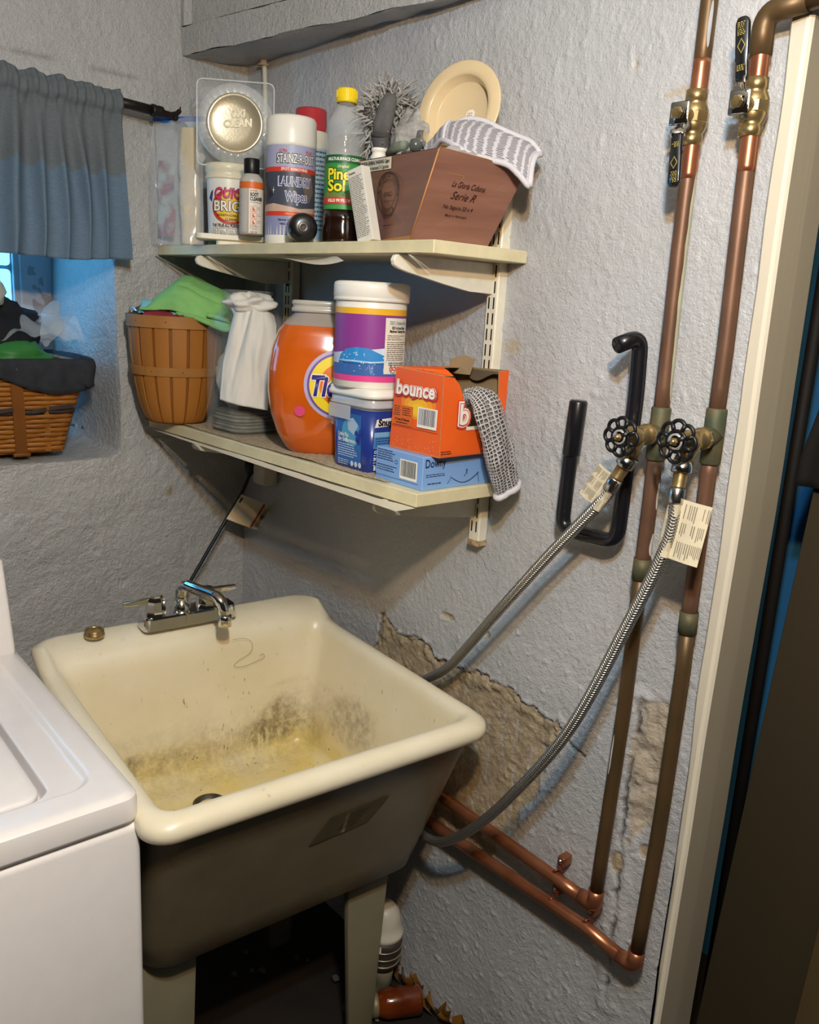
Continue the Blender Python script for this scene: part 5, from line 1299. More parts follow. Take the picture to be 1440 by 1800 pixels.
# folded green towel: profile swept along the view-across axis
AX = Vector((.667, .745, 0)); VX = Vector((.745, -.667, 0))   # across the view, towards the viewer
def S3(c, s, d, z): return Vector((c[0], c[1], 0))+AX*s+VX*d+Vector((0, 0, z))
cG = (.15, -.195)
def greenf(u, v):
    s = -.112+.215*u; top = float(np.interp(u, [0, .12, .3, .42, .6, .8, 1], [.248, .285, .318, .318, .300, .283, .262])); bot = float(np.interp(u, [0, .2, .45, .7, .86, 1], [.243, .246, .236, .222, .216, .240]))
    # v: 0 back bottom -> over the top -> front bottom hem
    if v < .25: q = v/.25; z = BH+.0+(top-BH)*q; d = -.05+.015*q
    else: q = (v-.25)/.75; z = top+(bot-top)*q**1.25; d = -.035+.105*q**.8+.012*math.sin(q*PI)
    d += .007*n1(u*5, v*4, 3, 1, 3)+.010*math.sin(u*9+v*5)*.5*math.sin(PI*v)
    z += .004*n1(u*6, v*5, 9, 1, 2)
    # crease line
    z -= .010*math.exp(-((v-.48-.10*u)/.035)**2)*max(0, math.sin(PI*min(1, max(0, (u-.3)/.6))))
    return tuple(S3(cG, s, d, ZL+z))
cloth_obj('green_towel', greenf, 60, 50, green, 'folded light green towel on top of the round basket', .004)
hemp = [S3(cG, s, d, ZL+z) for s, d, z in ((-.035, .066, .240), (.0, .074, .234), (.03, .080, .225), (.055, .084, .216), (.072, .083, .212), (.082, .076, .218), (.080, .070, .228), (.062, .072, .234), (.03, .074, .240))]
G_ = G(); G_.add(tube(hemp, .0052, 10, smooth=6), green); hm = G_.build('folded_hem', bpy.data.objects['green_towel'])
teal = mat('8fd0cf', .9, col2='79b9be', vs=18, bump=.3, bs=240)
cloth_obj('teal_cloth', lambda u, v: tuple(S3((BKX, BKY), -.06+.105*u, .030+.062*v-.03*(1-u)*v, ZL+.262-.030*v**1.5-.022*u*v+.006*n1(u*5, v*4, 1, 1, 2)+.004*math.sin(u*20)*v)), 30, 16, teal, 'pale turquoise cloth under the green towel in the round basket', .003)
cloth_obj('red_cloth', lambda u, v: tuple(S3((BKX, BKY), -.045+.085*u, .045+.045*v, ZL+.245-.016*v+.006*n1(u*6, v*4, 4, 1, 2))), 24, 12, mat('8e2b3a', .9, var=.12, bump=.3), 'dark red cloth tucked under the turquoise cloth', .003)
g = G(); g.add(blob((BKX-.028, BKY-.062, ZL+.222), (.030, .026, .026), 3, .35, 2), mat('5a4028', .9, var=.2, bump=.4)); tag(g.build('brown_rag'), 'brown rag at the left inside the round basket', 'rag')
g = G(); g.add(lathe([(0, .205), (.09, .203)], 30), mat('3a3028', .9), T(BKX, BKY, ZL)); tag(g.build('rag_layer'), 'dark rags filling the inside of the round basket', 'rags')
# --- clear square jar
jr = thing('glass_jar', (.285, -.160, ZL), .05, 'large clear square jar beside the round basket, white paper draped over it', 'jar')
sq = lambda w, r: rrect(w, w, r, 6)
prof = [(.128, .03, .001), (.140, .034, .006), (.142, .036, .02), (.142, .036, .21), (.136, .05, .235), (.118, .055, .255), (.100, .0495, .266), (.098, .0488, .270)]
g = G(); g.add(loops([[(x, y, z) for x, y in sq(w, r)] for w, r, z in prof]+[[(x, y, z) for x, y in sq(.098, .0488)] for z in (.285,)]+[[(x, y, .288) for x, y in sq(.104, .0518)], [(x, y, .294) for x, y in sq(.104, .0518)]], True, False), glassm); g.build('jar', jr)
g = G(); 
for z in (.274, .280): g.add(tube([(x, y, z) for x, y in sq(.100, .0498)], .0014, 6, caps=False, close=True), glassm)
g.build('thread', jr)
tin = mat('8d8877', .7, col2='5d594c', vs=30, bump=.3, bs=80)
g = G()
for k in range(6):
    w = .120-.004*(k % 3); g.add(loops([[(x+.002*math.sin(k*2), y, z) for x, y in rrect(w, w, .03, 5)] for z in (.008+.007*k, .0135+.007*k)]), tin)
tag(g.build('folded_cloth', loc=jr.location, rot=(0, 0, .05)), 'folded grey cloth at the bottom of the clear jar', 'cloth')
g = G(); g.add(blob((.0, -.02, .115), (.055, .040, .070), 2.5, .35, 6, nu=30, nv=20), mat('d5d0c2', .8, var=.06, vs=20), fold := None)
tag(g.build('white_bundle', loc=jr.location), 'crumpled white paper bundle inside the clear jar', 'paper')
# --- white paper bag draped over the jar
wp = mat('d9d5cd', .7, var=.04, vs=10, bump=.15, bs=60)
cP = (.352+.020, -.236+.022)
def paperf(u, v):
    sl_ = float(np.interp(v, [0, .12, .3, .6, 1], [-.045, -.030, -.036, -.046, -.052])); sr_ = float(np.interp(v, [0, .1, .25, .6, 1], [.048, .056, .058, .050, .046]))
    s = sl_+(sr_-sl_)*u
    zt = float(np.interp(u, [0, .35, .7, 1], [.268, .284, .274, .248])); zbm = .078-.016*u
    z = zt+(zbm-zt)*v
    d = -.008+.014*math.sin(PI*u)+.012*v-.03*(1-v)**6+.010*math.exp(-((u-.72)/.10)**2)*math.sin(PI*min(1, v*1.1))-.008*math.exp(-((u-.45+.25*v)/.05)**2)*(1-v)+.0035*n1(u*6, v*4, 2, 1, 3)
    d += .006*math.sin(u*16)*(1-v)**2
    return tuple(S3(cP, s, d, ZL+z))
pb = cloth_obj('paper_bag', paperf, 54, 54, wp, 'crumpled white paper bag draped over the clear jar', .0012)
g = G()
def knot(u, v):
    a = 2*PI*u; b = PI*(v-.5); k = 1+.35*n1(math.cos(a)*2, math.sin(a)*2, b*2, 1, 3)+.12*math.sin(a*5+b*3)
    return tuple(S3(cP, .0+.050*math.cos(b)*math.cos(a)*k, -.035+.040*math.cos(b)*math.sin(a)*k, ZL+.268+.020*math.sin(b)*k))
g.add(grid(knot, 44, 26, wu=True), wp); g.build('bunched_top', pb)
# --- blue jug behind
bj = thing('blue_jug', (.428, -.078, ZL), face(.4, -.09), 'blue detergent jug partly hidden behind the orange tub', 'jug')
blu = mat('1f4f9c', .3, var=.08, coat=.3)
g = G(); g.add(loops([[(x*k, y*k, z) for x, y in rrect(.095, .125, .035, 6)] for z, k in ((0, .95), (.004, 1), (.15, 1), (.19, .9), (.215, .62), (.222, .5))]), blu); g.build('body', bj)
g = G(); g.add(lathe([(.024, .220), (.026, .222), (.026, .262), (.024, .265), (0, .265)], 30), mat('26349a', .35, var=.05), T(0, -.030, 0)); g.build('cap', bj, label='dark blue cap')
# --- orange pod tub
td_ = thing('orange_tub', (.548, -.150, ZL), face(.548, -.150, -.02), 'big rounded orange laundry pod tub with clear top', 'tub')
org = mat('d9661a', .16, col2='c4560f', vs=10, coat=.6, spec=.6)
def pod(t):   # half width across, half depth, at relative height
    k = float(np.interp(t, [0, .02, .06, .14, .28, .45, .6, .75, .86, .93, 1.0], [.55, .62, .70, .82, .94, 1.0, .99, .93, .83, .70, .52]))
    return k
def podloop(z, k, off=0):
    a_, b_ = .074*k+off, .104*k+off; out = []
    for i in range(56):
        a = 2*PI*i/56; c, s = math.cos(a), math.sin(a); e = 2/2.6
        out.append((a_*abs(c)**e*(1 if c >= 0 else -1), b_*abs(s)**e*(1 if s >= 0 else -1), z))
    return out
PH = .262
g = G(); g.add(loops([podloop(PH*t, pod(t)) for t in np.linspace(0, .905, 40)], True, False), org); g.build('tub', td_)
g = G(); g.add(loops([podloop(PH*t, pod(t), .0003) for t in np.linspace(.905, 1.0, 8)], False, True), mat('cfc3b8', .2, var=.05, alpha=.55, coat=.5)); g.build('clear_shoulder', td_)
g = G(); L3 = [podloop(z, k) for z, k in ((PH-.002, .50), (PH-.001, .60), (PH+.006, .605), (PH+.007, .58), (PH+.011, .58), (PH+.012, .60), (PH+.018, .60), (PH+.020, .57))]
g.add(loops(L3), mat('cfc8bc', .25, var=.05, alpha=.8, coat=.4)); g.build('lid', td_, label='cloudy clear lid')
def pods(u, v, off):   # print surface on the front
    t = v/PH; k = pod(t); a_, b_ = .074*k+off, .104*k+off; y = max(-.999, min(.999, u/b_)); x = a_*(1-abs(y)**2.6)**(1/2.6)
    return (x, u, v)
g = G(); cu_, cv_ = .032, .135
g.add(p_disc(pods, cu_, cv_, .066, .064, .0008, 48), ink('b9a9cc')); g.add(p_disc(pods, cu_, cv_, .060, .058, .0012, 48), ink('6a4fa0')); g.add(p_disc(pods, cu_, cv_, .056, .054, .0016, 48), ink('f0d428')); g.add(p_disc(pods, cu_+.004, cv_, .042, .040, .0020, 48), ink('e8761c')); g.add(p_disc(pods, cu_+.006, cv_, .026, .025, .0024, 48), ink('f0d428'))
g.add(p_text(pods, 'Tide', cu_-.020, cv_-.004, .05, .0030, .08, .22, fit=.068), Wt); g.add(p_text(pods, 'Tide', cu_-.020, cv_-.004, .05, .0036, .04, .22, fit=.0645), ink('2c1c7a'))
g.add(p_text(pods, 'PODS', .030, .212, .012, .0012, .03, .15, fit=.030), ink('f2a060')); g.add(p_disc(pods, -.040, .085, .010, .010, .0030, 20), ink('d84a78')); g.add(p_text(pods, '81', .03, .07, .02, .0012, .03, fit=.024), Wt)
g.build('label_print', td_)
# --- clear lidded blue tub
sn = thing('blue_tub', (.712, -.166, ZL), 0, 'square blue dryer sheet pac tub with clear lid on the lower shelf', 'tub')
nb = mat('27408f', .25, col2='1c2f7c', vs=8, coat=.4)
g = G(); l0 = rrect(.118, .090, .022, 6)
g.add(loops([[(x*k, y*k, z) for x, y in l0] for z, k in ((0, .88), (.003, .91), (.112, 1.0))]), nb); g.build('tub', sn)
cl2 = mat('dcdde0', .2, var=.03, alpha=.62, coat=.4)
g = G(); g.add(loops([[(x*k, y*k, z) for x, y in l0] for z, k in ((.108, 1.01), (.112, 1.03), (.112, 1.10), (.116, 1.11), (.117, 1.07), (.130, 1.07))], False, False), cl2); g.build('clear_rim', sn)
g = G(); g.add(loops([[(x*k, y*k, z) for x, y in l0] for z, k in ((.128, 1.07), (.1285, 1.15), (.135, 1.16), (.1365, 1.12), (.1415, 1.12), (.143, 1.09))]), white_pl); g.build('lid', sn, label='white lid')
sfy = lambda u, v, o: (u, -.045*(.91+.09*v/.112)-o, v); sfx = lambda u, v, o: (.059*(.91+.09*v/.112)+o, u, v)
g = G(); g.add(p_rect(sfy, -.034, .034, .010, .098, .0003), ink('2f66ac')); g.add(p_disc(sfy, .006, .066, .026, .024, .0006, 30), ink('4f9cc4')); g.add(p_poly(sfy, [(-.004, .086), (.012, .092), (.026, .080), (.014, .062), (-.002, .070)], .0009), ink('a8bfd8'))
for a, b in ((.022, .066), (.030, .062), (.024, .056), (.033, .070), (.028, .052)): g.add(p_disc(sfy, a, b, .005, .005, .0012, 12), ink('243a9a'))
g.add(p_text(sfy, 'Little Pac.', -.014, .060, .010, .0011, .02, fit=.030), Wt); g.add(p_text(sfy, 'Big Snifference.', -.005, .051, .010, .0011, .02, fit=.048), Wt)
g.add(p_lines(sfy, -.030, .026, .044, 6, .0040, .0016, .0011, .25), ink('c6d4ea')); g.add(p_lines(sfy, -.030, .004, .016, 3, .0035, .0013, .0011, .2), ink('c6d4ea'))
for k in range(3): g.add(p_disc(sfy, .010+.011*k, .012, .0042, .005, .0011, 14), ink('c6d4ea'))
g.add(p_poly(sfx, [(-.034, .080), (-.030, .094), (.030, .098), (.032, .084)], .0006), Wt); g.add(p_text(sfx, 'Snuggle', -.002, .088, .016, .0010, .05, fit=.050), K)
g.add(p_rect(sfx, -.034, .034, .044, .072, .0006), ink('4f86c0')); g.add(p_rect(sfx, -.034, .034, .064, .072, .0009), ink('7fb3d6')); g.add(p_lines(sfx, -.030, .030, .062, 4, .0042, .0016, .0011, .2), ink('2a3f7c')); g.add(p_text(sfx, 'CAUTION:', -.018, .038, .007, .0008, .04, fit=.026), Wt); g.add(p_text(sfx, 'PRECAUCION', -.016, .026, .006, .0008, .04, fit=.030), Wt); g.add(p_lines(sfx, -.032, .030, .033, 5, .0042, .0014, .0007, .2), ink('d0d8ee'))
g.add(p_rect(sfx, -.030, -.022, .006, .014, .0008), Wt)
g.build('label_print', sn)
g = G(); g.add(p_rect(lambda u, v, o: (u, -.0500-o, v), -.052, .010, .088, .112, 0), cl2); g.build('latch_tab', sn)
# --- tall purple container on top
pc = thing('purple_container', (.704, -.166, ZL+.1432), face(.704, -.166, .05), 'white lidded container with purple and blue label on the clear lidded blue tub', 'container')
g = G(); g.add(lathe([(0, 0), (.058, 0), (.0605, .002), (.0608, .142), (.0585, .147), (.0585, .15), (0, .15)], 56), white_pl); g.build('body', pc)
g = G(); g.add(lathe([(.0612, .1425), (.0645, .143), (.0648, .147), (.0640, .1485), (.0650, .150), (.0652, .166), (.0640, .172), (.058, .1745), (.02, .1752), (0, .1752)], 56), white_pl); g.build('lid', pc)
sf = cyl(.0606); g = G()
g.add(p_rect(sf, -.105, .105, .012, .132, .0003), ink('8a3a8e')); g.add(p_rect(sf, -.105, .105, .122, .132, .0006), ink('e8b023')); g.add(p_rect(sf, -.105, .105, .012, .022, .0007), ink('e0458e')); g.add(p_rect(sf, -.105, .105, .022, .048, .0006), ink('3c68b0'))
g.add(p_poly(sf, [(-.105, .060), (-.08, .056), (.02, .068), (.105, .072), (.105, .04), (-.105, .04)], .0008), ink('c3d3e2'))
g.add(p_poly(sf, [(-.062, .044), (-.058, .054), (-.045, .064), (-.025, .0685), (-.004, .067), (.012, .060), (.030, .053), (.045, .050), (.045, .042), (-.05, .040)], .0011), ink('2f86cc')); g.add(p_poly(sf, [(-.062, .045), (-.045, .043), (0, .042), (.045, .045), (.045, .022), (-.062, .022)], .0011), ink('3a64a8')); g.add(p_poly(sf, [(-.060, .044), (-.03, .0445), (0, .043), (.03, .0455), (.045, .044), (.045, .047), (.03, .048), (0, .0455), (-.03, .047), (-.060, .046)], .0014), ink('a9c8e6'))
rn = random.Random(2)
for k in range(34):
    u, v = rn.uniform(-.055, .03), rn.uniform(.024, .060); r_ = rn.uniform(.0006, .0014); g.add(p_disc(sf, u, v, r_, r_, .0015, 8), ink('bcd8f0'))
g.add(p_rect(sf, .022, .075, .026, .118, .0014), ink('e4dccb'))
g.add(p_text(sf, 'S2O | Science Plus', .050, .110, .008, .0018, .02, fit=.040), ink('4a7aa8')); g.add(p_text(sf, 'S2O is SoonClean', .050, .102, .006, .0018, .05, fit=.032), K); g.add(p_text(sf, 'Maximum Cleaning Power', .050, .0965, .006, .0018, .05, fit=.040), K)
g.add(p_lines(sf, .026, .072, .090, 3, .0032, .0012, .0018, .4), ink('6a645a')); g.add(p_lines(sf, .026, .072, .079, 10, .0032, .0012, .0018, .2), ink('5a544c')); g.add(p_lines(sf, .03, .072, .045, 2, .0032, .0014, .0018, .3), K)
g.add(p_disc(sf, .040, .0345, .0075, .0075, .0018, 24), ink('2a4a6a')); g.add(p_disc(sf, .040, .0345, .0062, .0062, .0020, 24), ink('ece4d6')); g.add(p_text(sf, 'SO', .040, .0345, .010, .0023, .05, fit=.011), red_)
g.build('label_print', pc)
# --- blue carton
dw = thing('blue_carton', (.8495, -.120, ZL), 0, 'flat light blue dryer sheet carton under the orange one on the lower shelf', 'carton')
lb = mat('7ea6dc', .45, var=.04, vs=6)
g = G(); g.add(box(-.0585, .0585, -.091, .085, 0, .0545, .0012, 1), lb, smooth=False); g.build('carton', dw)
fy = plane((0, -.0913, 0), (1, 0, 0), (0, 0, 1)); fx = plane((.0588, 0, 0), (0, 1, 0), (0, 0, 1))
dkb = ink('2a3358'); g = G()
barcode(g, fy, .004, .046, .012, .044, .0004, Wt, K)
g.add(p_lines(fy, -.054, -.008, .052, 5, .0038, .0015, .0004, .2), dkb); g.add(p_lines(fy, -.054, -.002, .027, 3, .0040, .0014, .0004, .2), dkb); g.add(p_rect(fy, -.057, .050, .0088, .0093, .0004), dkb); g.add(p_disc(fy, -.006, .036, .0035, .0035, .0004, 16, .75), dkb)
g.add(p_text(fx, 'Downy', -.064, .043, .019, .0004, .012, fit=.044), ink('1f2350')); g.add(p_lines(fx, -.084, -.042, .026, 2, .0030, .0010, .0004, .1), dkb); g.add(p_lines(fx, -.080, -.050, .0115, 1, .003, .0016, .0004, 0), dkb)
def stroke(sf, pts, w, off=.0004): return tube([sf(u, v, off) for u, v in pts], w, 5)
g.add(stroke(fx, [(-.028+.062*t, .017-.012*math.sin(PI*t)+.004*t) for t in np.linspace(0, 1, 16)], .0006), dkb); g.add(stroke(fx, [(-.036, .008), (-.031, .014), (-.029, .020)], .0004), dkb); g.add(stroke(fx, [(.036, .004), (.034, .014), (.031, .022)], .0004), dkb)
g.add(stroke(fx, [(.001, .017), (.005, .022), (.008, .027), (.006, .029), (.004, .026), (.008, .021)], .0005), dkb)
g.build('label_print', dw)
# --- orange dispenser carton, torn open
bo_ = thing('orange_carton', (.864, -.120, ZL+.0548), .03, 'orange dryer sheet carton torn open at the side, on the blue carton', 'carton')
def ctn_mat():
    m = mat('e8601e', .4, var=.06, vs=10, emit=0)
    return m
orgc = ctn_mat(); kraft = mat('8f7a5c', .8, var=.1, vs=14); kr_side = mat('b59a72', .8)
X0, X1, Y0, Y1, H_ = -.0585, .0585, -.076, .072, .131
def sheet(poly3, th_dir, m_out, m_in, th=.0010):
    """thin card: polygon + thickness"""
    n = len(poly3); a = [Vector(p) for p in poly3]; d = Vector(th_dir)*th
    v = [tuple(p) for p in a]+[tuple(p+d) for p in a]
    return v, [tuple(range(n))], [tuple(range(n, 2*n))[::-1]], [(i, i+n, (i+1) % n+n, (i+1) % n) for i in range(n)]
def add_sheet(g, poly3, th_dir):
    v, fo, fi, fe = sheet(poly3, th_dir, None, None)
    a = [Vector(p) for p in poly3]; nn_ = sum(((a[i]-a[0]).cross(a[(i+1) % len(a)]-a[0]) for i in range(1, len(a)-1)), Vector())
    g.add((v, fo), orgc, smooth=False); g.add((v, fi), kraft, smooth=False); g.add((v, fe), kr_side, smooth=False)
g = G()
add_sheet(g, [(X0, Y0, 0), (X1, Y0, 0), (X1-.003, Y0+.002, H_-.004), (X0+.004, Y0+.003, H_)], (0, 1, 0)); g.build('front_panel', bo_)
g = G(); add_sheet(g, [(X1, Y0, 0), (X1, Y1, 0), (X1, Y1, .044), (X1, Y0+.060, .044), (X1, Y0+.054, .048), (X1, Y0+.050, .070), (X1-.001, Y0+.046, .095), (X1-.002, Y0+.038, .112), (X1-.003, Y0+.026, .124), (X1-.003, Y0+.002, H_-.004)], (-1, 0, 0)); 
add_sheet(g, [(X1, Y1-.022, .044), (X1, Y1, .044), (X1+.002, Y1, H_+.004), (X1+.001, Y1-.024, H_+.002), (X1, Y1-.019, .085)], (-1, 0, 0)); g.build('side_panel', bo_)
g = G(); add_sheet(g, [(X0, Y1, 0), (X0, Y0, 0), (X0+.004, Y0+.003, H_), (X0+.002, Y1, H_)], (1, 0, 0)); g.build('side_panel', bo_)
g = G(); add_sheet(g, [(X1, Y1, 0), (X0, Y1, 0), (X0, Y1, H_), (X1, Y1, H_+.004)], (0, -1, 0)); g.build('back_panel', bo_)
g = G(); add_sheet(g, [(X0, Y0, .001), (X0, Y1, .001), (X1, Y1, .001), (X1, Y0, .001)], (0, 0, 1)); g.build('base_panel', bo_)
# remaining piece of the top, sagging, with a ragged edge
g = G(); rg = [(X1-.003, Y0+.003, H_-.003), (X1-.006, Y0+.026, H_-.004), (X1-.024, Y0+.030, H_+.003), (X1-.045, Y0+.040, H_+.006), (X1-.06, Y0+.055, H_+.004), (X0+.02, Y1, H_), (X0+.003, Y1, H_), (X0+.004, Y0+.004, H_+.001)]
add_sheet(g, rg, (0, 0, -1)); g.build('top_panel', bo_)
g = G(); v = [(X0+.01, Y1-.03, H_-.01), (X0+.05, Y1-.02, H_-.01), (X0+.055, Y1-.015, H_+.016), (X0+.035, Y1-.02, H_+.022), (X0+.012, Y1-.028, H_+.014)]
g.add((v+[(x, y+.001, z) for x, y, z in v], [tuple(range(5)), tuple(range(5, 10))[::-1]]), kraft, smooth=False); g.build('kraft_flap', bo_, label='torn brown kraft flap')
# dark interior edge flap along the far top edge
g = G(); g.add(grid(lambda u, v: (X0+.03+(X1-.005-X0-.03)*u, Y1-.0015-.016*v*(.4+.6*u), H_-.001-.010*v-.008*v*math.sin(u*5)), 10, 4), mat('5a4c3c', .8)); g.build('inner_flap', bo_)
fy = plane((0, Y0-.0003, 0), (1, 0, 0), (0, .02, 1)); fx = plane((X1+.0004, 0, 0), (0, 1, 0), (0, 0, 1)); fz = plane((0, 0, H_+.0012), (1, 0, 0), (0, 1, 0))
yel = [ink('ee8a20'), ink('f0a022'), ink('f2b422'), ink('f4c626')]
g = G()
for k, c in enumerate(yel): g.add(p_disc(fy, .004, .078-.003*k, .040-.008*k, .026-.0055*k, .0003+.0003*k, 30), c)
bt = 'bounce'
g.add(p_text(fy, bt, -.002, .098, .03, .0020, .13, .06, fit=.100), red_); g.add(p_text(fy, bt, -.002, .099, .03, .0026, .085, .06, fit=.095), Wt)
g.add(p_text(fy, bt, -.0017, .0985, .03, .0030, .066, .06, fit=.093), ink('c8321e')); g.add(p_text(fy, bt, -.002, .099, .03, .0034, .03, .06, fit=.089), Wt)
g.add(p_rect(fy, -.052, -.006, .040, .072, .0014), ink('d8651c')); g.add(p_lines(fy, -.050, -.034, .070, 5, .0034, .0012, .0018, .2), K); g.add(p_lines(fy, -.030, -.009, .068, 4, .0034, .0012, .0018, .2), K); g.add(p_text(fy, '4 Use & Reuse', -.030, .049, .006, .0018, .03, fit=.034), K); g.add(p_lines(fy, -.044, -.016, .0445, 1, .003, .0016, .0018, .1), K)
barcode(g, fy, .006, .050, .042, .074, .0020, Wt, ink('3a3050'))
g.add(p_rect(fy, -.057, .053, .0372, .0378, .0008), ink('9a3a14'))
rn = random.Random(8)
for k in range(60): 
    u, v = rn.uniform(-.05, .053), rn.uniform(.004, .032)*rn.uniform(.5, 1); r_ = rn.uniform(.0003, .0008); g.add(p_disc(fy, u, v, r_, r_, .0008, 6), ink('f2b8a0'))
for u in (-.006, .016): g.add(p_disc(fz, u, Y0+.010, .0085, .006, .0003, 22, .86), Wt); g.add(p_text(fz, '4' if u < 0 else '6', u, Y0+.010, .007, .0003, .02), Wt)
g.add(p_text(fx, 'b', Y0+.050, .064, .050, .0006, .12), red_); g.add(p_text(fx, 'b', Y0+.0495, .065, .049, .0010, .08), Wt); g.add(p_text(fx, 'b', Y0+.050, .0645, .047, .0014, .05), ink('c8321e')); g.add(p_text(fx, 'b', Y0+.0495, .065, .046, .0018, .02), Wt)
g.add(p_rect(fx, Y0+.056, Y0+.092, .041, .0468, .0010), ink('e8e0d0')); g.add(p_lines(fx, Y0+.003, Y0+.028, .010, 2, .0035, .0012, .0006, .2), K)
g.build('label_print', bo_)
# --- netted grey glove hanging out of the carton
M_NETG = net_mat('net_glove', 'bab7b7', '3c3a3a', (24, 36, 1), .17, True)
gl_ = thing('mesh_glove', (.935, -.11, ZL+.13), 0, 'grey netted mitt hanging out of the torn orange carton', 'glove'); o = Vector(gl_.location)
cc = [(.898,-.118,1.386), (.912,-.108,1.389), (.928,-.100,1.378), (.938,-.094,1.350), (.942,-.082,1.318), (.945,-.071,1.288), (.946,-.062,1.262), (.946,-.054,1.238)]
ww = [.026, .034, .040, .043, .042, .040, .037, .032]
cs2 = spline(cc, 6); wl2 = [float(np.interp(i/(len(cs2)-1), np.linspace(0, 1, len(ww)), ww)) for i in range(len(cs2))]; fr2 = frames(cs2)
def glv(u, v):
    i = min(len(cs2)-1, int(round(v*(len(cs2)-1)))); c = cs2[i]; t = fr2[i][0]
    side = Vector((-.25, .95, .1)); side = (side-t*side.dot(t)).normalized(); nn_ = t.cross(side)
    a = 2*PI*u; w = wl2[i]*(1+.22*n1(math.cos(a)*1.5, math.sin(a)*1.5, v*6, 1, 2))
    return tuple(c+side*w*math.cos(a)+nn_*(.012+.006*n1(math.cos(a)*3, v*6, 4))*math.sin(a)-o)
nv_ = len(cs2); g = G(); g.add(grid(glv, 49, nv_), M_NETG); go_ = g.build('netting', gl_); uv_grid(go_, 49, nv_)
g = G(); g.add(grid(lambda u, v: tuple(Vector(glv(u, v))*1.0+(cs2[min(len(cs2)-1, int(round(v*(len(cs2)-1))))]-o-Vector(glv(u, v)))*.25), 33, nv_), mat('7d7a7a', .9, var=.2, vs=60)); g.build('lining', gl_)
g = G(); g.add(tube([glv(k/40, 1.0) for k in range(40)], .0055, 8, caps=False, close=True), lav); g.add(tube([glv(.78-.10*math.sin(v*2.2), v) for v in np.linspace(.45, 1, 20)], .0050, 8), lav); g.build('hem', gl_, label='plain lilac grey hem')

# ================================================================== window side
# --- curtain rod and gathered valance
rod = thing('curtain_rod', (.062, -.30, 1.888), 0, 'black curtain rod with pointed end above the window', 'curtain rod')
o = Vector(rod.location); iron = mat('2a2320', .45, .5, var=.2, vs=60)
g = G(); g.add(tube([Vector((.066, -1.6, 1.912))-o, Vector((.062, -.345, 1.893))-o], .0075, 12), iron)
g.add(tube([Vector((.062, -.350, 1.893))-o, Vector((.062, -.262, 1.8885))-o], .0098, 14), iron); g.build('rod', rod)
g = G(); g.add(tube([Vector((.062, y, 1.8885))-o for y in (-.263, -.262, -.257, -.251, -.248, -.243, -.238, -.2375)], [.010, .0125, .0128, .0110, .0118, .0118, .0105, .004], 16), iron)
g.add(tube([Vector(p)-o for p in ((.062,-.240,1.888), (.061,-.228,1.886), (.060,-.212,1.888), (.060,-.200,1.897), (.060,-.196,1.906))], [.007, .0075, .0065, .005, .0015], 10, smooth=4), iron); g.build('finial', rod)
g = G(); g.add(tube([Vector((.062, -.212, 1.885))-o, Vector((.040, -.190, 1.879))-o, Vector((.0, -.165, 1.874))-o], [.0065, .0075, .006], 10, smooth=4), iron); g.add(lathe([(.017, 0), (.017, .004), (.009, .006)], 16), iron, T(*(Vector((-.002, -.165, 1.874))-o)) @ RY(PI/2)); g.build('wall_bracket', rod)
def cur_mat():
    m = bpy.data.materials.new('curtain'); m.use_nodes = True; nt = m.node_tree; N = nt.nodes; L = nt.links; b = N['Principled BSDF']; b.inputs['Roughness'].default_value = .9
    tc = N.new('ShaderNodeTexCoord'); a = N.new('ShaderNodeAttribute'); a.attribute_name = 'band'
    w1 = N.new('ShaderNodeTexNoise'); w1.inputs['Scale'].default_value = 320; mp = N.new('ShaderNodeMapping'); mp.inputs['Scale'].default_value = (1, .15, 1); L.new(tc.outputs['Object'], mp.inputs[0]); L.new(mp.outputs[0], w1.inputs[0])
    x = N.new('ShaderNodeMix'); x.data_type = 'RGBA'; L.new(a.outputs['Fac'], x.inputs[0]); x.inputs[6].default_value = (*srgb('737c82'), 1); x.inputs[7].default_value = (*srgb('7089a0'), 1)
    y = N.new('ShaderNodeMix'); y.data_type = 'RGBA'; y.blend_type = 'MULTIPLY'; y.inputs[0].default_value = .35; L.new(x.outputs[2], y.inputs[6]); L.new(w1.outputs['Fac'], y.inputs[7]); L.new(y.outputs[2], b.inputs['Base Color'])
    bp = N.new('ShaderNodeBump'); bp.inputs['Strength'].default_value = .35; bp.inputs['Distance'].default_value = .001; L.new(w1.outputs['Fac'], bp.inputs['Height']); L.new(bp.outputs[0], b.inputs['Normal'])
    tr = N.new('ShaderNodeBsdfTranslucent'); L.new(y.outputs[2], tr.inputs[0]); ms = N.new('ShaderNodeMixShader'); ms.inputs[0].default_value = .16
    out = N['Material Output']; L.new(b.outputs[0], ms.inputs[1]); L.new(tr.outputs[0], ms.inputs[2]); L.new(ms.outputs[0], out.inputs[0])
    return m
cur = thing('curtain', (.064, -.34, 1.60), 0, 'grey blue gathered fabric valance curtain hanging from the black rod', 'curtain'); o = Vector(cur.location)
NU, NVc = 360, 60
Yc = np.linspace(-1.35, -.332, NU); Vc = np.linspace(0, 1, NVc)
YY, VV = np.meshgrid(Yc, Vc)
zt = 1.916-(YY+.335)*.012*0+.006*vnoise(YY*40, VV*0, VV*0); zbm = 1.583-.010*vnoise(YY*9, VV*0+3, VV*0)
ZZ = zt+(zbm-zt)*VV
ph = YY*2*PI/.043+2.2*vnoise(YY*12, VV*1.3, VV*0+5)*1.4
amp = np.where(VV < .14, .0035, .006+.016*ss(.1, .6, VV))
XX = .064+amp*np.sin(ph*np.where(VV < .1, 1, 1))*(.6+.4*vnoise(YY*15, VV*2, VV*0+1))+.004*np.sin(YY*2*PI/.018+VV*2)*ss(.25, .05, VV)+.010*VV
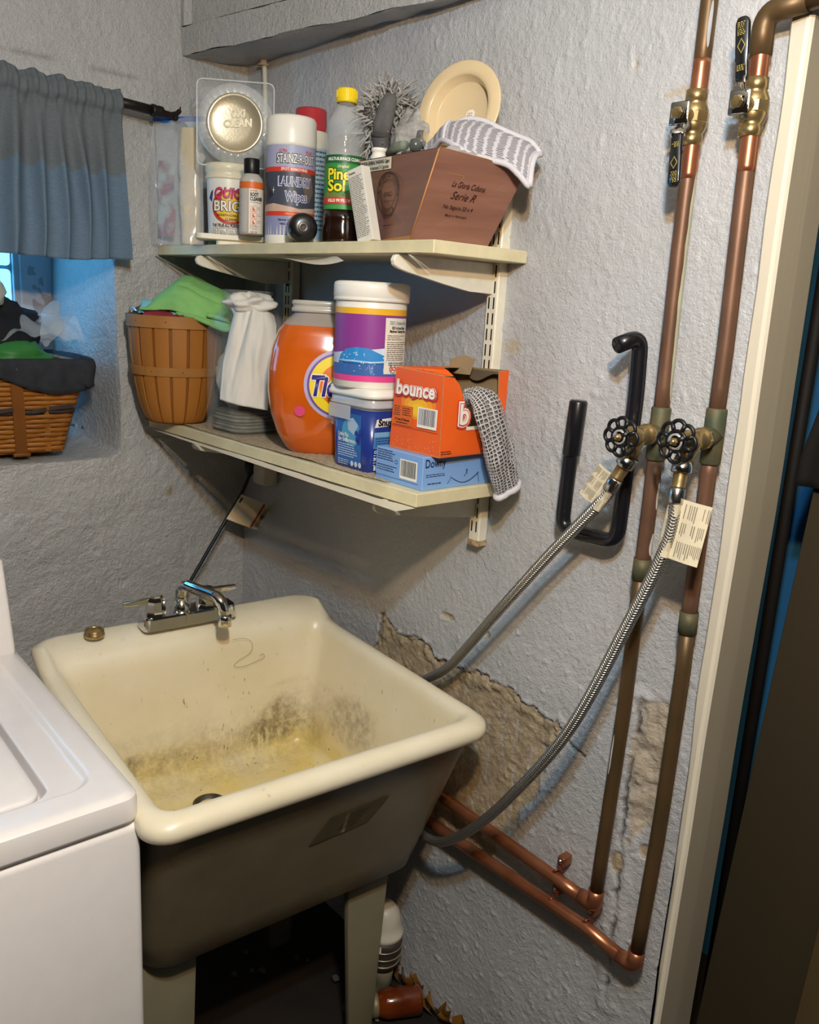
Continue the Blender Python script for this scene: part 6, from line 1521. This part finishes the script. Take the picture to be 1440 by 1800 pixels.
pocket = ss(.02, .05, VV)*ss(.135, .10, VV); XX += .012*pocket+.004*ss(.2, .14, VV)
YY2 = YY+.006*np.cos(ph)*VV+.014*VV*(YY > -.36)*((YY+.36)/.03)
band = (ZZ < 1.752+.006*np.sin(ph)).astype(float)
me_o = np_mesh('fabric', XX-o.x, YY2-o.y, ZZ-o.z, cur_mat(), dict(band=band)); del me_o['kind']; me_o.parent = cur
md = me_o.modifiers.new('s', 'SOLIDIFY'); md.thickness = .0015
# --- wicker basket on the sill
wb = thing('wicker_basket', (-.020, -.435, 1.168), 0, 'woven brown wicker basket with dark cloth liner on the window sill', 'basket')
BW, BD, BHt = .40, .22, .205
wick = mat('b06f28', .45, col2='7e4a16', vs=10, stretch=(1, .5, 6), thr=(.25, .75), bump=.12, bs=60); wick_d = mat('3a2c26', .6, var=.15); hand = mat('8a531c', .45, col2='6e3f12', vs=8, thr=(.3, .7))
def wloop(t, z, ph, tw=0, off=0.0, n=120):
    gx = .034*t; gy = .052*t   # flare
    w, d = BW+gy*2, BD+gx*1.6
    pts = rrect(d, w, .022, 5); P = [Vector((x-BD/2, y-BW/2, 0)) for x, y in pts]
    # resample evenly
    cum = [0]
    Q = P+[P[0]]
    for a, b in zip(Q, Q[1:]): cum.append(cum[-1]+(b-a).length)
    out = []
    for i in range(n):
        s_ = cum[-1]*i/n; k = next(j for j in range(len(cum)-1) if cum[j+1] >= s_); f = (s_-cum[k])/max(1e-9, cum[k+1]-cum[k]); p = Q[k].lerp(Q[k+1], f)
        nrm_ = Vector((p.x+BD/2, p.y+BW/2, 0)); 
        tdir = (Q[(k+1) % len(Q)]-Q[k]).normalized() if (Q[(k+1) % len(Q)]-Q[k]).length > 1e-6 else Vector((1, 0, 0)); nrm_ = Vector((tdir.y, -tdir.x, 0))
        out.append(p+nrm_*(off+.0022*math.sin(s_*2*PI/.052+ph))+Vector((0, 0, z)))
    return out
NR = 19
for r in range(NR):
    z0 = .004+(BHt-.012)*r/NR; h_ = (BHt-.012)/NR; t_ = r/NR; ph = PI*(r % 2)
    a = wloop(t_, z0, ph); b = wloop(t_+.03, z0+h_*.92, ph); c = wloop(t_+.03, z0+h_*.92, ph, off=-.0022); d = wloop(t_, z0, ph, off=-.0022)
    g = G(); n_ = len(a); m_ = wick_d if r == 8 else wick
    V = [tuple(p) for q in (a, b, c, d) for p in q]
    Fq = [(k*n_+i, k*n_+(i+1) % n_, ((k+1) % 4)*n_+(i+1) % n_, ((k+1) % 4)*n_+i) for k in range(4) for i in range(n_)]
    g.add((V, Fq), m_, smooth=True); g.build('weaver', wb)
# uprights of the weave
def stake(y, w, m_, name, proud):
    t1 = 1.0; g = G()
    v = []
    for t in np.linspace(0, 1, 8):
        x = proud+.0272*t*1.0; yy = y*(1+.13*t)*1.0-.0
        v.append([(x, yy-w/2, .002+(BHt-.006)*t), (x, yy+w/2, .002+(BHt-.006)*t), (x-.0025, yy+w/2, .002+(BHt-.006)*t), (x-.0025, yy-w/2, .002+(BHt-.006)*t)])
    g.add(loops(v), m_, smooth=False); return g.build(name, wb)
for k in range(6): stake(-.040-.055*k, .012, wick, 'stake', -.0005)
# dark inlay rectangles woven at mid height
hs = stake(-.096, .024, hand, 'handle_strap', .0046); 
hb = G(); hb.add(lathe([(0, .0035), (.006, .0030), (.0085, .001), (.0085, -.001)], 20), hand, T(.033, -.108, BHt-.020) @ RY(PI/2)); hb.add(lathe([(0, .0048), (.003, .0044), (.004, .003)], 12), brass, T(.033, -.108, BHt-.020) @ RY(PI/2)); hb.build('rivet', hs)
g = G(); g.add(box(.002, .012, -.115, -.080, -.004, .004, .002), hand); g.build('strap_foot', hs)
for (ya, yb_, z) in ((-.075, -.045, .088), (-.040, .012, .094), (-.150, -.112, .090), (-.20, -.165, .080)):
    g = G(); g.add(grid(lambda u, v: (.0165+.0012+.002*math.sin(u*3), ya+(yb_-ya)*u, z+.009*v+.004*u), 6, 3), wick_d); g.build('inlay', wb, label='dark woven inlay')
rim_m = mat('2c2f36', .9, var=.2, vs=50, bump=.35, bs=200)
# liner: hangs over the rim, dips between the corners
def linerf(u, v):
    i = u*159.999; L1 = LIN1; L2 = LIN2; k = int(i) % 160
    p = L1[k] if v < .5 else L2[k]
    dip = .014+.045*abs(math.cos(u*2*PI*2.0+.35))**1.6
    if v < .5: q = v/.5; return tuple(L1[k]+Vector((0, 0, -.03*(1-q)))+(Vector((-BD/2, -BW/2, BHt))-L1[k]).normalized()*.008*(1-q)*1.0)
    q = (v-.5)/.5; out_ = (LIN1[k]-Vector((-BD/2, -BW/2, BHt))); out_.z = 0; out_.normalize()
    return tuple(LIN1[k]+out_*(.007*math.sin(PI*min(1, q*1.2))+.003*n1(u*30, q*2, 3))+Vector((0, 0, .006*math.sin(PI*q)*1.0-dip*2.0*q*q if False else .005*math.sin(PI*q)-(dip*1.25)*q)))
LIN1 = wloop(1.05, BHt, 0, off=.0035, n=160); LIN2 = LIN1
g = G(); g.add(grid(linerf, 160, 16, wu=True), rim_m); lo_ = g.build('cloth_liner', wb, label='dark charcoal cloth liner'); md = lo_.modifiers.new('s', 'SOLIDIFY'); md.thickness = .0022
g = G(); g.add(box(-BD+.01, -.006, -BW+.01, -.006, 0, .003), wick, smooth=False); g.build('bottom', wb)
# --- things in the wicker basket
blk_c = mat('15161b', .9, var=.3, vs=30, bump=.4, bs=120)
g = G(); g.add(blob((-.110, -.560, 1.405), (.075, .105, .095), 2.2, .28, 1.7, nu=46, nv=30, fold=.05), blk_c); tag(g.build('black_garment'), 'black crumpled garment heaped in the wicker basket', 'clothes')
g = G(); g.add(blob((-.055, -.585, 1.500), (.032, .045, .042), 2.0, .25, 4.2, nu=36, nv=24, fold=.06), mat('b9bcae', .9, var=.08, bump=.4, bs=150)); g.add(blob((-.030, -.590, 1.462), (.020, .022, .014), 3, .3, 4, nu=20, nv=14), mat('c9c27a', .9)); tag(g.build('white_sock'), 'pale grey sock with yellow toe on the black garment', 'sock')
g = G(); g.add(blob((-.060, -.560, 1.372), (.065, .105, .040), 2.6, .28, 6.1, nu=40, nv=24), mat('2f6a34', .4, col2='3f8a3c', vs=12)); tag(g.build('green_bag'), 'green plastic bag in the wicker basket under clear film', 'bag')
g = G(); 
def filmf(u, v):
    y = -.60+.215*u; x = -.02-.13*v; z = 1.405+.035*math.sin(PI*u)*.6+.05*math.sin(PI*v)*u+.014*n1(u*5, v*5, 1, 1, 3)+.006*math.sin(u*22+v*9)
    return (x, y, z)
g.add(grid(filmf, 40, 24), film)
def tip(u, v):
    a = 2*PI*u; r = (.004+.022*math.sin(PI*min(1, .1+v*.85)))*(1+.25*math.sin(a*3+v*6)); c = Vector((-.11-.03*v, -.440+.035*v, 1.400+.085*v)); return tuple(c+Vector((0, r*math.cos(a), r*math.sin(a)*.8)))
g.add(grid(tip, 26, 20, wu=True), mat('b9c2c8', .3, var=.1, alpha=.6)); tag(g.build('clear_film_bag'), 'crumpled clear film bag over the green bag in the wicker basket', 'bag')
g = G(); g.add(box(-.20, -.055, -.80, -.475, 1.20, 1.34), blk_c, smooth=False); tag(g.build('dark_clothes'), 'dark clothes filling the inside of the wicker basket', 'clothes')

# ================================================================== under the sink and by the door
g0 = thing('drain_canister', (.732, -.078, .16), 0, 'white topped canister with dark ribbed collar behind the front sink leg', 'canister')
wht = mat('c9c2b2', .4, var=.08, vs=30)
g = G(); g.add(lathe([(.036, .075), (.040, .078), (.040, .088), (.035, .092), (.034, .110), (.029, .132), (.018, .146), (0, .150)], 32), wht); g.build('top', g0)
g = G(); g.add(lathe([(.034, .075), (.0385, .074), (.0385, .058), (.037, .056), (.037, .040), (.035, .036), (.033, .012), (.028, 0), (0, 0)], 32), mat('4c4640', .45, .3, var=.15)); g.build('collar', g0)
for z in (.056, .038, .018): g = G(); g.add(tube([((.0385-.004*(z < .03))*math.cos(2*PI*k/32), (.0385-.004*(z < .03))*math.sin(2*PI*k/32), z) for k in range(32)], .0016, 6, caps=False, close=True), mat('a59a88', .35, .6)); g.build('band', g0)
a_ = face(.69, -.1); g = G(); sfq = cyl(.0390, a_-.25); g.add(p_rect(sfq, -.010, .004, .058, .073, .0006), Wt); g.build('paper_patch', g0)
g = G(); g.add(tube([(0, 0, .0), (0, 0, -.03), (-.004, .0, -.088)], [.025, .022, .021], 18), mat('6f6a58', .6, var=.2)); g.build('lower_pipe', g0)
amber = mat('4a1c06', .12, col2='7a3410', vs=9, coat=.5)
aj = thing('amber_jar', (.785, -.085, .104), -.5, 'amber brown jar lying on the floor by the wall under the sink', 'jar')
g = G(); g.add(lathe([(0, -.055), (.026, -.055), (.030, -.050), (.030, .020), (.024, .034), (.022, .036), (.022, .050), (0, .050)], 28), amber, RX(PI/2)); g.build('jar', aj)
g = G(); g.add(lathe([(.0235, .037), (.0245, .038), (.0245, .050), (0, .0515)], 24), mat('8a8264', .5, .4), RX(PI/2)); g.build('cap', aj)
cj = thing('glass_tumbler', (.728, -.122, .100), .5, 'dirty clear glass lying beside the amber jar under the sink', 'glass')
g = G(); g.add(lathe([(0, -.04), (.022, -.04), (.028, -.034), (.030, .045), (.028, .045), (.026, -.03), (0, -.034)], 28), mat('8a8468', .15, var=.1, alpha=.45, coat=.6), RX(PI/2)); g.build('glass', cj)
# peeled rusty flakes along the foot of the wall
rustm = mat('6a4014', .5, col2='8f6524', vs=20, coat=.3)
rn = random.Random(11); g = G()
for k in range(26):
    w_ = rn.uniform(.010, .026); M = T(.67+.018*k+rn.uniform(-.01, .01), rn.uniform(-.018, -.006), .072+rn.uniform(0, .03)*(1-k/30)) @ RZ(rn.uniform(-.4, .4)) @ RX(rn.uniform(-.3, .3)) @ RY(rn.uniform(-.5, .5))
    g.add(grid(lambda u, v: ((u-.5)*w_*2*(1-.4*v), -.004-.022*math.sin(v*1.6)*(.6+.4*math.sin(u*5+k)), .05*v*w_/.022), 7, 6), rustm, M)
tag(g.build('rust_crust', kind='stuff'), 'curled rusty brown crust along the foot of the right wall', 'crust')
rn = random.Random(5); g = G()
deb = mat('3a342a', .7, col2='6a6252', vs=30)
for k in range(16):
    r_ = rn.uniform(.004, .011); g.add(blob((rn.uniform(.45, .80), rn.uniform(-.30, -.05), .078+r_*.4), (r_, r_*.8, r_*.55), 2, .5, k, nu=10, nv=7), deb)
tag(g.build('floor_debris', kind='stuff'), 'scattered rubble crumbs on the dark floor under the sink', 'debris')
# doorway things: dark pipe, hanging strap, leaning boards
dk = mat('1a1512', .7, var=.2)
g = G(); g.add(tube([(1.190, .462, .05), (1.178, .462, 2.3)], .0115, 14), dk); tag(g.build('standpipe'), 'dark vertical pipe in front of the blue wall beyond the doorway', 'pipe')
brn = mat('3f3522', .75, col2='332a1a', vs=3, stretch=(1, 1, .2))
def lean(name, pts, th, m_, label, cat):
    g = G(); a = [Vector(p) for p in pts]; n = (a[1]-a[0]).cross(a[3]-a[0]).normalized()*th
    g.add(hexa([tuple(p) for p in (a[0], a[1], a[1]-n, a[0]-n, a[3], a[2], a[2]-n, a[3]-n)], .001, 1), m_, smooth=False); return tag(g.build(name), label, cat)
lean('brown_board', [(1.243,.30,.075), (1.55,.30,.075), (1.625,.30,1.98), (1.323,.30,1.98)], .012, brn, 'tall brown hardboard sheet leaning in the dark doorway', 'board')
lean('brown_plank', [(1.428,.262,.075), (1.56,.262,.075), (1.60,.285,1.9), (1.485,.285,1.9)], -.014, mat('5a4a2c', .7, col2='4a3c22', vs=4, stretch=(1, 1, .2)), 'narrower brown plank in front of the hardboard sheet in the doorway', 'plank')
g = G(); g.add(grid(lambda u, v: (1.270+.052*u+.022*min(1, max(0, (v-.12)*4))*(1-u), .285+.004*math.sin(u*6), 1.275+.40*v+.004*u), 8, 30), mat('17130f', .85)); hs_ = g.build('dark_coat'); tag(hs_, 'dark cloth edge hanging at the top of the doorway', 'cloth'); md = hs_.modifiers.new('s', 'SOLIDIFY'); md.thickness = .006
